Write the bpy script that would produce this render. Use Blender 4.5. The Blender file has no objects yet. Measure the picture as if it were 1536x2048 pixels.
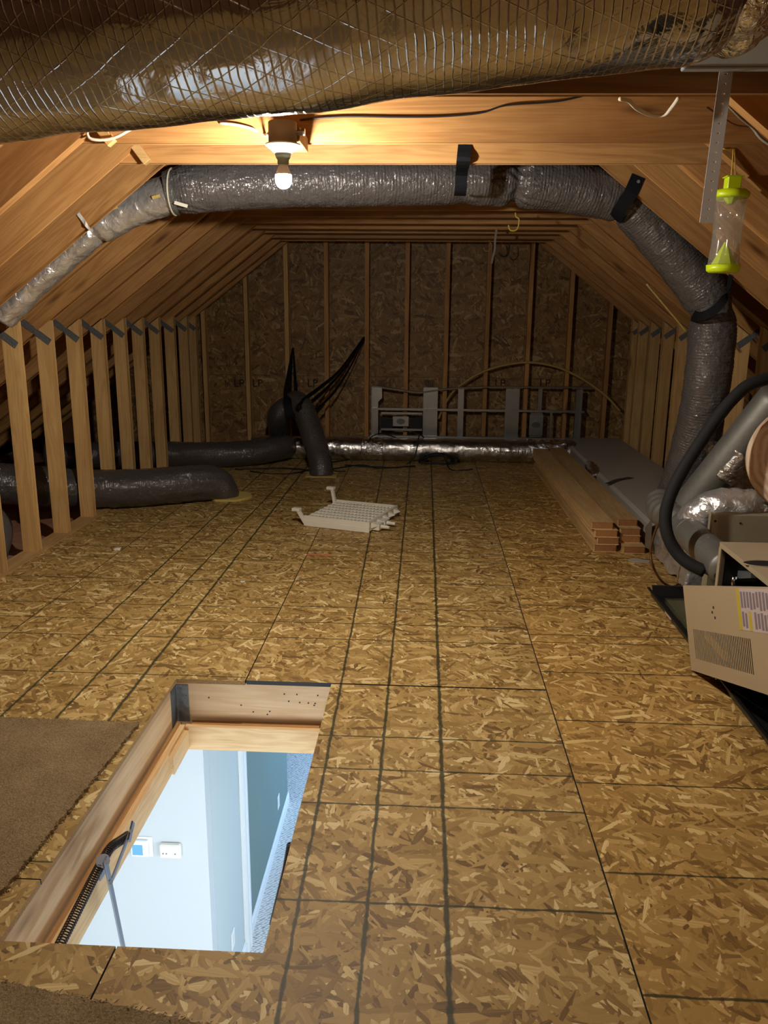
import bpy, bmesh, math, random
from mathutils import Vector, Matrix, noise
random.seed(7)
V = Vector
S = bpy.context.scene
COL = S.collection
PI = math.pi

# ------------------------------------------------------------------ camera
F, HC = 1640.0, 1.48
RX = V((0.99869899, 0.05023983, 0.00873398))
UP = V((-0.02058808, 0.24056012, 0.97041587))
FW = V((-0.04665248, 0.96933317, -0.24128149))
cam_d = bpy.data.cameras.new('camera'); cam = bpy.data.objects.new('camera', cam_d); COL.objects.link(cam)
cam_d.sensor_fit = 'VERTICAL'; cam_d.sensor_height = 36; cam_d.sensor_width = 27; cam_d.lens = F / 2048 * 36
cam_d.clip_start = 0.02
m = Matrix.Identity(4)
for i in range(3):
    m[i][0] = RX[i]; m[i][1] = UP[i]; m[i][2] = -FW[i]
m[2][3] = HC
cam.matrix_world = m
S.camera = cam
CAM = V((0, 0, HC))

def at(px, py, axis, val):
    """world point seen at a photo pixel, on the plane x|y|z = val"""
    d = FW + RX * ((px - 768) / F) + UP * ((1024 - py) / F)
    return CAM + d * ((val - CAM[axis]) / d[axis])
def AY(px, py, y): return at(px, py, 1, y)
def AX(px, py, x): return at(px, py, 0, x)
def AZ(px, py, z=0.0): return at(px, py, 2, z)

# ------------------------------------------------------------------ world, exposure
S.view_settings.view_transform = 'Standard'; S.view_settings.look = 'None'
S.view_settings.exposure = 1.62; S.view_settings.gamma = 1.0; S.view_settings.use_curve_mapping = False
w = bpy.data.worlds.new('world'); S.world = w; w.use_nodes = True
w.node_tree.nodes['Background'].inputs[0].default_value = (0.6, 0.75, 1, 1)
w.node_tree.nodes['Background'].inputs[1].default_value = 0.0
S.cycles.max_bounces = 8; S.cycles.diffuse_bounces = 4; S.cycles.glossy_bounces = 4
S.cycles.transparent_max_bounces = 8; S.cycles.caustics_reflective = False; S.cycles.caustics_refractive = False
S.cycles.sample_clamp_indirect = 4.0
S.cycles.use_denoising = True

BULB = 21.0           # emission strength of the bulb glass
def area(name, loc, direction, sx, sy, power, col):
    l = bpy.data.lights.new(name, 'AREA'); l.shape = 'RECTANGLE'; l.size = sx; l.size_y = sy; l.energy = power; l.color = col
    o = bpy.data.objects.new(name, l); COL.objects.link(o); o.location = loc
    o.rotation_euler = V(direction).to_track_quat('-Z', 'Y').to_euler()
    return o
# daylight of two assumed, unseen hallway windows below, plus an added side fill
area('assumed_hall_daylight', (-1.5, -1.12, -1.35), (0, 1, -0.05), 2.2, 1.5, 41, (0.80, 0.91, 1.0))
area('side_fill_light', (.86, 2.6, -1.35), (-1, .25, -.9), 2.4, 1.4, 29, (0.80, 0.91, 1.0))  # added fill without a window, brightens the hall floor and side wall
area('assumed_far_daylight', (0.8, 7.0, -1.3), (-1, 0, -0.9), 1.6, 1.4, 38, (0.36, 0.62, 1.0))
# assumed unseen lamp behind the camera, added to brighten the near floor and strap
l2 = bpy.data.lights.new('assumed_rear_lamp', 'POINT'); l2.energy = 12; l2.color = (1.0, .93, .82); l2.shadow_soft_size = .045
o2 = bpy.data.objects.new('assumed_rear_lamp', l2); COL.objects.link(o2); o2.location = (.35, -.45, 2.35)

# ------------------------------------------------------------------ node helpers
class T:
    def __init__(s, name):
        s.m = bpy.data.materials.new(name); s.m.use_nodes = True
        s.t = s.m.node_tree; s.t.nodes.clear()
        s.out = s.t.nodes.new('ShaderNodeOutputMaterial')
    def n(s, typ, ins=None, **kw):
        nd = s.t.nodes.new('ShaderNode' + typ)
        for k, v in kw.items(): setattr(nd, k, v)
        if ins:
            for k, v in ins.items():
                sock = nd.inputs[k]
                if isinstance(v, bpy.types.NodeSocket): s.t.links.new(v, sock)
                else: sock.default_value = v
        return nd
    def math(s, op, a, b=0.0, c=0.0, clamp=False):
        nd = s.n('Math', {0: a, 1: b, 2: c}, operation=op); nd.use_clamp = clamp; return nd.outputs[0]
    def vmath(s, op, a, b=(0, 0, 0)):
        return s.n('VectorMath', {0: a, 1: b}, operation=op).outputs[0]
    def mix(s, f, a, b, mode='MIX'):
        nd = s.n('MixRGB', {0: f, 1: a, 2: b}, blend_type=mode); return nd.outputs[0]
    def ramp(s, f, stops, interp='LINEAR'):
        nd = s.n('ValToRGB', {0: f}); cr = nd.color_ramp; cr.interpolation = interp
        while len(cr.elements) < len(stops): cr.elements.new(0.5)
        for e, (p, c) in zip(cr.elements, stops):
            e.position = p; e.color = (c[0], c[1], c[2], 1) if not isinstance(c, (int, float)) else (c, c, c, 1)
        return nd.outputs[0]
    def mapr(s, v, a, b, c, d):
        nd = s.n('MapRange', {0: v, 1: a, 2: b, 3: c, 4: d}); nd.clamp = True; return nd.outputs[0]
    def coord(s, which='Object'): return s.n('TexCoord').outputs[which]
    def mapping(s, v, scale=(1, 1, 1), rot=(0, 0, 0), loc=(0, 0, 0)):
        return s.n('Mapping', {0: v, 1: loc, 2: rot, 3: scale}).outputs[0]
    def noise(s, v, scale, detail=3, rough=0.5, dist=0.0, out=0):
        return s.n('TexNoise', {'Vector': v, 'Scale': scale, 'Detail': detail, 'Roughness': rough, 'Distortion': dist}).outputs[out]
    def bump(s, h, strength=0.3, dist=0.01, normal=None):
        ins = {'Height': h, 'Strength': strength, 'Distance': dist}
        if normal is not None: ins['Normal'] = normal
        return s.n('Bump', ins).outputs[0]
    def bsdf(s, **ins):
        nm = {'color': 'Base Color', 'rough': 'Roughness', 'metal': 'Metallic', 'normal': 'Normal', 'ior': 'IOR',
              'spec': 'Specular IOR Level', 'trans': 'Transmission Weight', 'alpha': 'Alpha', 'coat': 'Coat Weight',
              'emit': 'Emission Color', 'estr': 'Emission Strength', 'sheen': 'Sheen Weight'}
        b = s.n('BsdfPrincipled', {nm[k]: ((*v, 1) if isinstance(v, tuple) and len(v) == 3 and k in ('color', 'emit') else v) for k, v in ins.items()})
        s.t.links.new(b.outputs[0], s.out.inputs[0]); return b
    def done(s): return s.m

def plain(name, c, rough=0.5, metal=0.0, var=0.0, bump=0.0, scale=30, spec=0.5):
    t = T(name); o = t.coord()
    n = t.noise(o, scale, 4)
    col = t.mix(t.math('MULTIPLY', n, var), (*c, 1), (c[0] * .45, c[1] * .45, c[2] * .45, 1)) if var else (*c, 1)
    ins = dict(color=col, rough=rough, metal=metal, spec=spec)
    if bump: ins['normal'] = t.bump(n, bump, 0.01)
    t.bsdf(**ins); return t.done()

def srgb(r, g, b):
    f = lambda u: (u / 255 / 12.92) if u / 255 < .04045 else ((u / 255 + .055) / 1.055) ** 2.4
    return (f(r), f(g), f(b))

# ------------------------------------------------------------------ materials
def wood_mat(name, light, dark, rings=1.0, knots=True, rough=0.62, bump=.12):
    t = T(name)
    o = t.coord(); rnd = t.n('ObjectInfo').outputs['Random']
    off = t.n('CombineXYZ', {0: t.math('MULTIPLY', rnd, 37.0), 1: t.math('MULTIPLY', rnd, 91.0), 2: t.math('MULTIPLY', rnd, 53.0)}).outputs[0]
    p = t.vmath('ADD', o, off)
    fine = t.noise(t.mapping(p, (4, 150, 150)), 1.0, 5, .65)
    broad = t.noise(t.mapping(p, (0.7, 9, 9)), 1.0, 3, .55, .6)
    band = t.math('SINE', t.math('MULTIPLY', broad, 52.0 * rings))
    band = t.mapr(band, -1, 1, 0, 1)
    f = t.math('ADD', t.math('MULTIPLY', band, .24), t.math('MULTIPLY', fine, .62))
    blot = t.noise(p, 2.2, 3, .6)
    f = t.math('ADD', f, t.math('MULTIPLY', t.math('SUBTRACT', blot, .5), .7), clamp=True)
    col = t.ramp(f, [(0.12, light), (0.85, dark)])
    if knots:
        vo = t.n('TexVoronoi', {'Vector': t.mapping(p, (1.6, 7.5, 7.5)), 'Scale': 1.0})
        kd = t.mapr(vo.outputs['Distance'], .035, .16, 1, 0)
        col = t.mix(t.math('MULTIPLY', kd, .8), col, (dark[0] * .32, dark[1] * .27, dark[2] * .22, 1))
        st = t.n('TexVoronoi', {'Vector': t.mapping(p, (1.1, 30, 30)), 'Scale': 1.0})
        sd = t.mapr(st.outputs['Distance'], .02, .07, .5, 0)
        col = t.mix(sd, col, (dark[0] * .25, dark[1] * .24, dark[2] * .24, 1))
    v = t.mapr(rnd, 0, 1, .82, 1.12)
    hs = t.n('HueSaturation', {'Value': v, 'Color': col}).outputs[0]
    t.bsdf(color=hs, rough=rough, spec=.3, normal=t.bump(fine, bump, .004))
    return t.done()

M_STUD = wood_mat('stud_pine', srgb(216, 178, 120), srgb(176, 134, 80))
M_RAFT = wood_mat('rafter_fir', srgb(192, 144, 88), srgb(142, 96, 52))
M_PALE = wood_mat('hatch_pine', srgb(236, 208, 168), srgb(214, 174, 126), .8)
M_FRAMEW = wood_mat('ladder_frame_wood', srgb(236, 206, 158), srgb(208, 162, 108), 1.6)
M_LUM = wood_mat('lumber_wood', srgb(222, 186, 132), srgb(184, 144, 94), 1.0, False)
M_LUMEND = wood_mat('lumber_end_grain', srgb(186, 132, 86), srgb(140, 92, 56), 2.5, False)

def osb_mat(name, tint=(1, 1, 1), xl=(), yl=(), base=1.0, plane='XY', lw=.0045, cw=.0025, big=1.0):
    """strand board: six layers of long flakes lying at their own angles, the uppermost flake wins"""
    t = T(name)
    o = t.coord(); rnd = t.n('ObjectInfo').outputs['Random']
    if plane == 'XZ':
        o2 = t.n('SeparateXYZ', {0: o}); o = t.n('CombineXYZ', {0: o2.outputs[0], 1: o2.outputs[2], 2: 0.0}).outputs[0]
    sx = t.n('SeparateXYZ', {0: o})
    off = t.n('CombineXYZ', {0: t.math('MULTIPLY', rnd, 17.0), 1: t.math('MULTIPLY', rnd, 29.0), 2: 0.0}).outputs[0]
    p = t.vmath('ADD', t.n('CombineXYZ', {0: sx.outputs[0], 1: sx.outputs[1], 2: 0.0}).outputs[0], off)
    wob = t.noise(p, 14, 2, .5, 0, 1)
    p = t.vmath('ADD', p, t.vmath('MULTIPLY', t.vmath('SUBTRACT', wob, (.5, .5, .5)), (.007, .007, 0)))
    cur_t = cur_p = None
    angs = [0.15, 0.62, -0.45, 1.15, -0.95, 1.6, -0.12, 2.2]
    scl = [(9, 42), (11, 55), (10, 46), (10, 60), (12, 52), (15, 66), (7, 36), (20, 80)]
    for i, (a, sc) in enumerate(zip(angs, scl)):
        q = t.mapping(p, (sc[0] / big, sc[1] / big, 1), (0, 0, 0), (i * 3.7, i * 5.1, 0)) if False else None
        c, s_ = math.cos(a), math.sin(a)
        dx = t.n('VectorMath', {0: p, 1: (c * sc[0] / big, s_ * sc[0] / big, 0)}, operation='DOT_PRODUCT').outputs['Value']
        dy = t.n('VectorMath', {0: p, 1: (-s_ * sc[1] / big, c * sc[1] / big, 0)}, operation='DOT_PRODUCT').outputs['Value']
        q = t.n('CombineXYZ', {0: t.math('ADD', dx, i * 7.3), 1: t.math('ADD', dy, i * 3.9), 2: 0.0}).outputs[0]
        vo = t.n('TexVoronoi', {'Vector': q, 'Scale': 1.0, 'Randomness': 1.0}, voronoi_dimensions='2D')
        sp = t.n('SeparateColor', {0: vo.outputs['Color']})
        grain = t.noise(t.n('CombineXYZ', {0: t.math('MULTIPLY', dx, .6), 1: t.math('MULTIPLY', dy, 5.0), 2: float(i)}).outputs[0], 1.0, 2)
        tone = t.math('ADD', sp.outputs[1], t.math('MULTIPLY', t.math('SUBTRACT', grain, .5), .35))
        pri = sp.outputs[0]
        # flakes get thinner (lower) towards their rim
        pri = t.math('SUBTRACT', pri, t.math('MULTIPLY', vo.outputs['Distance'], .35))
        if cur_t is None: cur_t, cur_p = tone, pri
        else:
            msk = t.mapr(t.math('SUBTRACT', pri, cur_p), -.006, .006, 0, 1)
            cur_t = t.n('Mix', {0: msk, 2: cur_t, 3: tone}, data_type='FLOAT').outputs[0]
            cur_p = t.math('MAXIMUM', cur_p, pri)
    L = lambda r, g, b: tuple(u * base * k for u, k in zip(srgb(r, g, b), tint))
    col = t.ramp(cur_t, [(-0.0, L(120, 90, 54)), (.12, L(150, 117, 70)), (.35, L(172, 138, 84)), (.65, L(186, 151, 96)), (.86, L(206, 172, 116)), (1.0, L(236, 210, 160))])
    deep = t.mapr(cur_p, .30, .50, 1, 0)
    col = t.mix(t.math('MULTIPLY', deep, .6), col, (*L(66, 44, 24), 1))
    blot = t.noise(p, 1.3, 3, .6)
    col = t.mix(t.mapr(blot, .45, .75, 0, .35), col, t.mix(1.0, col, (.62, .56, .5, 1), 'MULTIPLY'))
    # printed nailing lines (flat print on the board)
    if xl or yl:
        wx = t.math('MULTIPLY', t.math('SUBTRACT', t.noise(o, 9, 2), .5), .010)
        br = t.noise(o, 30, 3)
        ink = None
        for k, (x0, x1, y0, y1, wd) in enumerate(xl):      # line from (x0,y0) to (x1,y1), along y
            s1 = (x1 - x0) / (y1 - y0)
            e = t.math('SUBTRACT', t.math('SUBTRACT', sx.outputs[0], t.math('MULTIPLY', sx.outputs[1], s1)), x0 - s1 * y0)
            e = t.math('ABSOLUTE', t.math('ADD', e, wx))
            lim = t.math('MULTIPLY', t.mapr(br, .3, .7, .6, 1.5), wd)
            a = t.mapr(t.math('DIVIDE', e, lim), .7, 1.5, 1, 0)
            ink = a if ink is None else t.math('MAXIMUM', ink, a)
        for (yy, wd) in yl:
            e = t.math('ABSOLUTE', t.math('ADD', t.math('SUBTRACT', sx.outputs[1], yy), wx))
            lim = t.math('MULTIPLY', t.mapr(br, .3, .7, .5, 1.4), wd)
            a = t.mapr(t.math('DIVIDE', e, lim), .7, 1.5, 1, 0)
            ink = a if ink is None else t.math('MAXIMUM', ink, a)
        col = t.mix(t.math('MULTIPLY', ink, .9), col, (.03, .034, .016, 1))
    h = t.math('ADD', cur_p, t.math('MULTIPLY', cur_t, .15))
    t.bsdf(color=col, rough=.55, spec=.35, normal=t.bump(h, .25, .004))
    return t.done()

XL_L = [(-1.905, -1.88, 3.4, 4.4, .0028), (-1.545, -1.514, 2.68, 5.03, .0045), (-1.337, -1.283, 2.67, 4.87, .0045), (-1.137, -1.126, 2.68, 5.05, .0055)]
YL_L = [(y, .0032) for y in (3.08, 3.476, 3.681, 3.887, 4.283, 4.671, 4.895, 5.105, 5.5, 5.9, 6.1, 6.31, 2.3, 1.9)]
XL_C = [(-.30, -.336, 2.1, 4.48, .0042), (-.1185, -.124, 1.44, 4.96, .0044), (.083, .080, 1.44, 4.98, .0058)]
YL_C = [(y, .0036) for y in (1.37, 1.795, 2.222, 2.42, 2.632, 3.506, 3.703, 3.92, 4.326, 4.727, 4.915, 5.154, 5.42, 5.9, 6.3, 6.7)]
YL_R = [(y, .0036) for y in (1.54, 1.95, 2.386, 2.8, 3.22, 3.63, 4.02, 4.441, 4.884, 5.3, 5.7, 6.1, 6.5)]
M_OSB_L = osb_mat('osb_floor_left', (.95, .97, .86), XL_L, YL_L)
M_OSB_C = osb_mat('osb_floor_centre', (.96, .97, .87), XL_C, YL_C)
M_OSB_R = osb_mat('osb_floor_right', (1.03, .97, .76), (), YL_R)
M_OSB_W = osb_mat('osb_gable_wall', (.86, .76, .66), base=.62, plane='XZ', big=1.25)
M_OSB_E = plain('osb_cut_edge', srgb(190, 150, 96), .8, var=.9, bump=.6, scale=160)
M_EDGE = plain('painted_sheet_edge', (.045, .048, .052), .75)
M_SHEATH = plain('roof_sheathing', srgb(120, 80, 46), .75, var=.7, scale=9)

def foil_mat(name, scrim=True, color=(.80, .79, .78), rough=.2, crumple=.5, rings=.022, diag=.062, cs=18.0, sstr=.5, metal=1.0):
    t = T(name)
    uv = t.coord('UV'); o = t.coord()
    sp = t.n('SeparateXYZ', {0: uv}); u, v = sp.outputs[0], sp.outputs[1]
    nrm = None
    n1 = t.noise(o, cs, 4, .55, .8)
    if scrim:
        wob = t.math('MULTIPLY', t.math('SUBTRACT', t.noise(o, 12, 2), .5), .012)
        u2 = t.math('ADD', u, wob); v2 = t.math('ADD', v, wob)
        def line(e, per, wd):
            f = t.math('ABSOLUTE', t.math('SUBTRACT', t.math('FRACT', t.math('DIVIDE', e, per)), .5))
            return t.mapr(f, .5 - wd, .5, 0, 1)
        a = line(u2, rings, .12)
        d1 = line(t.math('ADD', t.math('MULTIPLY', u2, .5), t.math('MULTIPLY', v2, .87)), diag, .03)
        d2 = line(t.math('SUBTRACT', t.math('MULTIPLY', u2, .5), t.math('MULTIPLY', v2, .87)), diag, .03)
        net = t.math('MAXIMUM', a, t.math('MULTIPLY', t.math('MAXIMUM', d1, d2), .55))
        nrm = t.bump(net, sstr, .004)
        col = t.mix(t.math('MULTIPLY', net, .10), (*color, 1), (color[0] * .4, color[1] * .4, color[2] * .4, 1))
    else: col = (*color, 1)
    nrm = t.bump(n1, crumple, .012, nrm) if nrm is not None else t.bump(n1, crumple, .012)
    r = t.mapr(t.noise(o, 6, 3), .3, .7, rough * .8, rough * 1.35)
    t.bsdf(color=col, rough=r, metal=metal, normal=nrm)
    return t.done()
M_FOIL_BIG = foil_mat('foil_scrim_jacket', True, (.56, .55, .55), .12, .3, .019, .055, 9.0, .3)
M_FOIL = foil_mat('crinkled_foil', False, (.74, .73, .72), .24, .8, cs=24, metal=.72)
M_FOIL2 = foil_mat('foil_duct_skin', True, (.68, .67, .65), .3, .45, .03, .08, 16, .15)
M_TAPE = foil_mat('foil_tape', False, (.80, .79, .77), .16, 1.0, cs=40)

def flex_mat(name, c=(.10, .096, .098), rough=.2, per=.011, st=.5):
    t = T(name); uv = t.coord('UV'); o = t.coord()
    sp = t.n('SeparateXYZ', {0: uv}); u, v = sp.outputs[0], sp.outputs[1]
    wob = t.math('MULTIPLY', t.math('SUBTRACT', t.noise(o, 20, 3), .5), .012)
    u2 = t.math('ADD', u, wob)
    ring = t.math('SINE', t.math('MULTIPLY', u2, 2 * PI / per))
    f = t.math('ABSOLUTE', t.math('SUBTRACT', t.math('FRACT', t.math('DIVIDE', t.math('ADD', u2, t.math('MULTIPLY', v, .9)), .05)), .5))
    d1 = t.mapr(f, .46, .5, 0, 1)
    net = t.math('MAXIMUM', t.mapr(ring, .6, 1, 0, .7), d1)
    nz = t.noise(o, 42, 2, .5, .9)
    n1 = t.bump(net, .55, .005)
    nz2 = t.noise(o, 110, 3, .6, .5)
    n2 = t.bump(nz, .6, .014, n1)
    n2 = t.bump(nz2, .5, .0022, n2)
    col = t.mix(t.math('MULTIPLY', net, .35), (*c, 1), (c[0] * 2.0, c[1] * 1.95, c[2] * 1.9, 1))
    t.bsdf(color=col, rough=rough, metal=.3, spec=.9, normal=n2)
    return t.done()
M_FLEX = flex_mat('grey_flex_jacket', (.14, .13, .13), .15, .016)
M_FLEXD = flex_mat('dark_flex_jacket', (.095, .088, .086), .14, .013)
M_FLEXS = plain('smooth_grey_jacket', (.10, .096, .095), .4, .1, bump=.12, scale=6)

def galv_mat():
    t = T('galvanised_steel'); o = t.coord()
    vo = t.n('TexVoronoi', {'Vector': o, 'Scale': 55.0})
    n = t.noise(o, 5, 4, .6)
    col = t.mix(t.math('MULTIPLY', t.n('SeparateColor', {0: vo.outputs['Color']}).outputs[0], .35), (.30, .295, .27, 1), (.20, .195, .18, 1))
    col = t.mix(t.mapr(n, .4, .7, 0, .4), col, (.20, .19, .16, 1))
    t.bsdf(color=col, rough=.5, metal=.6, normal=t.bump(n, .1, .01)); return t.done()
M_GALV = galv_mat()
M_STEEL = plain('dull_steel_channel', (.33, .325, .31), .34, .9, .4, .1, 12)
M_PLENUM = plain('grey_plenum_sheet', (.44, .46, .49), .42, .3, .3, .05, 4)
M_DUCTBOARD = plain('grey_duct_wrap', (.50, .465, .42), .5, .0, .35, .15, 7)
M_BLACK = plain('black_webbing', (.008, .009, .012), .7, bump=.3, scale=300, spec=.15)
M_RUBBER = plain('black_foam_hose', (.016, .016, .018), .75, bump=.1, scale=80, spec=.3)
M_PAN = plain('black_plastic_pan', (.012, .012, .013), .38, bump=.05, scale=20)
M_CORD = plain('black_cord', (.012, .012, .013), .5)
M_WHITEP = plain('off_white_plastic', srgb(240, 235, 220), .45, var=.15, scale=9)
M_WHITEC = plain('white_cable', srgb(215, 205, 185), .5)
M_GREYC = plain('grey_cable', srgb(150, 145, 135), .5)
M_YELC = plain('yellow_cable', srgb(170, 145, 78), .5)
M_YELH = plain('yellow_vinyl_hook', srgb(205, 175, 70), .4)
M_LIME = plain('lime_plastic', srgb(205, 230, 22), .35, var=.1)
M_BEIGE = plain('beige_painted_steel', srgb(190, 172, 142), .42, 0, .12, .03, 5)
M_BEIGED = plain('stained_beige_steel', srgb(182, 170, 142), .45, .1, .5, .03, 6)
M_DARKIN = plain('near_black_interior', (.01, .01, .012), .7)  # near-black colour for dark interiors, openings, holes and small black parts
M_COPPER = plain('brown_tubing', srgb(120, 84, 52), .35, .4)
M_ORANGE = plain('orange_pencil_paint', srgb(205, 110, 70), .5)
M_RED = plain('orange_red_plastic', srgb(200, 70, 40), .5)
M_YTAG = plain('yellow_fibre', srgb(222, 196, 110), .8, var=.5, bump=.5, scale=60)
M_PINK = plain('pink_fibreglass', srgb(176, 124, 100), .95, var=.7, bump=1.0, scale=18)
M_STRAPM = plain('grey_perforated_steel', srgb(228, 224, 216), .5, .0, .1)
M_PLATE = plain('nail_plate_steel', (.17, .18, .185), .5, .25, .5, .9, 160)
M_BRKT = plain('hinge_steel', (.26, .28, .33), .4, .75, .2)
M_SPRING = plain('oiled_spring_steel', (.06, .05, .045), .35, .8)
M_WALLW = plain('white_wall_paint', srgb(200, 204, 206), .8, bump=.03, scale=90)
M_WALLG = plain('pale_grey_wall_paint', srgb(196, 205, 205), .8, bump=.03, scale=90)
M_WALLD = plain('grey_green_wall_paint', srgb(120, 138, 132), .8, bump=.03, scale=90)
M_TRIM = plain('white_trim_paint', srgb(238, 240, 240), .45)
M_CEIL = plain('white_ceiling', srgb(225, 225, 220), .9)
M_SCREEN = None

def carpet_mat(name, a, b, sc, bump=1.0):
    t = T(name); o = t.coord()
    n = t.noise(o, sc, 4, .7); n2 = t.noise(o, 7, 3, .6)
    col = t.ramp(t.math('ADD', t.math('MULTIPLY', n, .75), t.math('MULTIPLY', n2, .25)), [(.3, b), (.7, a)])
    t.bsdf(color=col, rough=.95, spec=.1, normal=t.bump(n, bump, .012)); return t.done()
M_CARPET = carpet_mat('brown_carpet_pile', srgb(206, 178, 134), srgb(124, 102, 72), 170)
def berber():
    t = T('grey_berber_carpet'); o = t.coord()
    vo = t.n('TexVoronoi', {'Vector': t.mapping(o, (38, 60, 1), (0, 0, .5)), 'Scale': 1.0, 'Randomness': .35}, voronoi_dimensions='2D')
    d = vo.outputs['Distance']
    col = t.ramp(d, [(.1, srgb(238, 234, 228)), (.45, srgb(205, 202, 200)), (.8, srgb(105, 106, 114))])
    t.bsdf(color=col, rough=.95, spec=.1, normal=t.bump(d, .7, .01)); return t.done()
M_BERBER = berber()

def roll_mat():
    t = T('fibreglass_roll_layers'); o = t.coord()
    sp = t.n('SeparateXYZ', {0: o})
    wob = t.math('MULTIPLY', t.math('SUBTRACT', t.noise(o, 5, 3), .5), .10)
    r = t.math('SQRT', t.math('ADD', t.math('POWER', sp.outputs[0], 2.0), t.math('POWER', sp.outputs[2], 2.0)))
    ang = t.math('MULTIPLY', t.math('ARCTAN2', sp.outputs[2], sp.outputs[0]), .035 / (2 * PI))
    e = t.math('ADD', t.math('ADD', r, ang), wob)
    s1 = t.mapr(t.math('SINE', t.math('MULTIPLY', e, 2 * PI / .035)), -1, 1, 0, 1)
    n = t.noise(o, 45, 4, .7)
    f = t.math('ADD', t.math('MULTIPLY', s1, .6), t.math('MULTIPLY', n, .5))
    col = t.ramp(f, [(.15, srgb(252, 228, 204)), (.55, srgb(245, 214, 184)), (.95, srgb(216, 174, 140))])
    t.bsdf(color=col, rough=.95, spec=.1, normal=t.bump(f, .7, .012)); return t.done()
M_ROLL = roll_mat()

def clear_mat():
    t = T('clear_plastic_tube')
    lw = t.n('LayerWeight', {'Blend': .35}).outputs['Facing']
    tr = t.n('BsdfTransparent', {0: (.93, .93, .88, 1)}); gl = t.n('BsdfGlossy', {'Color': (1, 1, 1, 1), 'Roughness': .06})
    mx = t.n('MixShader', {0: t.mapr(lw, 0, 1, .06, .7), 1: tr.outputs[0], 2: gl.outputs[0]})
    df = t.n('BsdfDiffuse', {0: (.85, .85, .82, 1)}); m2 = t.n('MixShader', {0: .10, 1: mx.outputs[0], 2: df.outputs[0]})
    t.t.links.new(m2.outputs[0], t.out.inputs[0]); return t.done()
M_CLEAR = clear_mat()
def emit_mat(name, c, s):
    t = T(name); e = t.n('Emission', {0: (*c, 1), 1: s}); t.t.links.new(e.outputs[0], t.out.inputs[0]); return t.done()
M_BULB = emit_mat('lit_bulb_glass', (1.0, .93, .81), BULB * 48)
M_SCREEN = emit_mat('lit_blue_display', (.10, .28, .62), .7)

# ------------------------------------------------------------------ object helpers
def link(o, parent=None):
    COL.objects.link(o)
    if parent is not None:
        o.parent = parent
        base = parent
        mw = Matrix.Identity(4)
        chain = []
        while base is not None: chain.append(base); base = base.parent
        for b in reversed(chain): mw = mw @ b.matrix_parent_inverse @ b.matrix_basis
        o.matrix_parent_inverse = mw.inverted()
    return o
def tag(o, label=None, cat=None, group=None, kind=None):
    if label: o['label'] = label
    if cat: o['category'] = cat
    if group: o['group'] = group
    if kind: o['kind'] = kind
    return o
def empty(name, loc=(0, 0, 0), label=None, cat=None, group=None, kind=None):
    o = bpy.data.objects.new(name, None); o.location = loc; o.empty_display_size = .05
    COL.objects.link(o); return tag(o, label, cat, group, kind)
def mesh(name, verts, faces, mat, parent=None, smooth=False, uvs=None, fixn=True, bevel=0.0):
    me = bpy.data.meshes.new(name); me.from_pydata([tuple(v) for v in verts], [], faces)
    if uvs:
        ul = me.uv_layers.new(name='UVMap')
        for pl in me.polygons:
            for li, vi in zip(pl.loop_indices, pl.vertices): ul.data[li].uv = uvs[pl.index][list(pl.vertices).index(vi)]
    if fixn or bevel:
        bm = bmesh.new(); bm.from_mesh(me)
        if bevel:
            bmesh.ops.bevel(bm, geom=list(bm.edges), offset=bevel, segments=1, affect='EDGES', profile=.5, clamp_overlap=True)
        bmesh.ops.recalc_face_normals(bm, faces=bm.faces); bm.to_mesh(me); bm.free()
    if mat: me.materials.append(mat)
    if smooth:
        for p in me.polygons: p.use_smooth = True
    o = bpy.data.objects.new(name, me); return link(o, parent)
class MB:
    """collects boxes, prisms and rods that make ONE part"""
    def __init__(s): s.v = []; s.f = []
    def add(s, v, f):
        b = len(s.v); s.v += [V(x) for x in v]; s.f += [tuple(i + b for i in q) for q in f]; return s
    def box(s, lo, hi):
        (a, b, c), (d, e, f) = lo, hi
        return s.add([(a, b, c), (d, b, c), (d, e, c), (a, e, c), (a, b, f), (d, b, f), (d, e, f), (a, e, f)],
                     [(0, 3, 2, 1), (4, 5, 6, 7), (0, 1, 5, 4), (1, 2, 6, 5), (2, 3, 7, 6), (3, 0, 4, 7)])
    def obox(s, c, ex, ey, ez, hx, hy, hz):
        c, ex, ey, ez = V(c), V(ex), V(ey), V(ez)
        pts = [c + ex * (hx * i) + ey * (hy * j) + ez * (hz * k) for k in (-1, 1) for i, j in ((-1, -1), (1, -1), (1, 1), (-1, 1))]
        return s.add(pts, [(0, 3, 2, 1), (4, 5, 6, 7), (0, 1, 5, 4), (1, 2, 6, 5), (2, 3, 7, 6), (3, 0, 4, 7)])
    def prism(s, loop, vec):
        n = len(loop); l = [V(p) for p in loop]; vec = V(vec)
        return s.add(l + [p + vec for p in l], [tuple(range(n)), tuple(range(2 * n - 1, n - 1, -1))] + [(i, (i + 1) % n, n + (i + 1) % n, n + i) for i in range(n)])
    def rod(s, p0, p1, r, n=10, r2=None):
        p0, p1 = V(p0), V(p1); d = (p1 - p0).normalized(); a = d.orthogonal().normalized(); b = d.cross(a); r2 = r if r2 is None else r2
        v = [p0 + a * (r * math.cos(2 * PI * i / n)) + b * (r * math.sin(2 * PI * i / n)) for i in range(n)]
        v += [p1 + a * (r2 * math.cos(2 * PI * i / n)) + b * (r2 * math.sin(2 * PI * i / n)) for i in range(n)]
        return s.add(v, [tuple(range(n - 1, -1, -1)), tuple(range(n, 2 * n))] + [(i, (i + 1) % n, n + (i + 1) % n, n + i) for i in range(n)])
    def build(s, name, mat, parent=None, bevel=0.0, smooth=False):
        return mesh(name, s.v, s.f, mat, parent, smooth, bevel=bevel)
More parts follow.
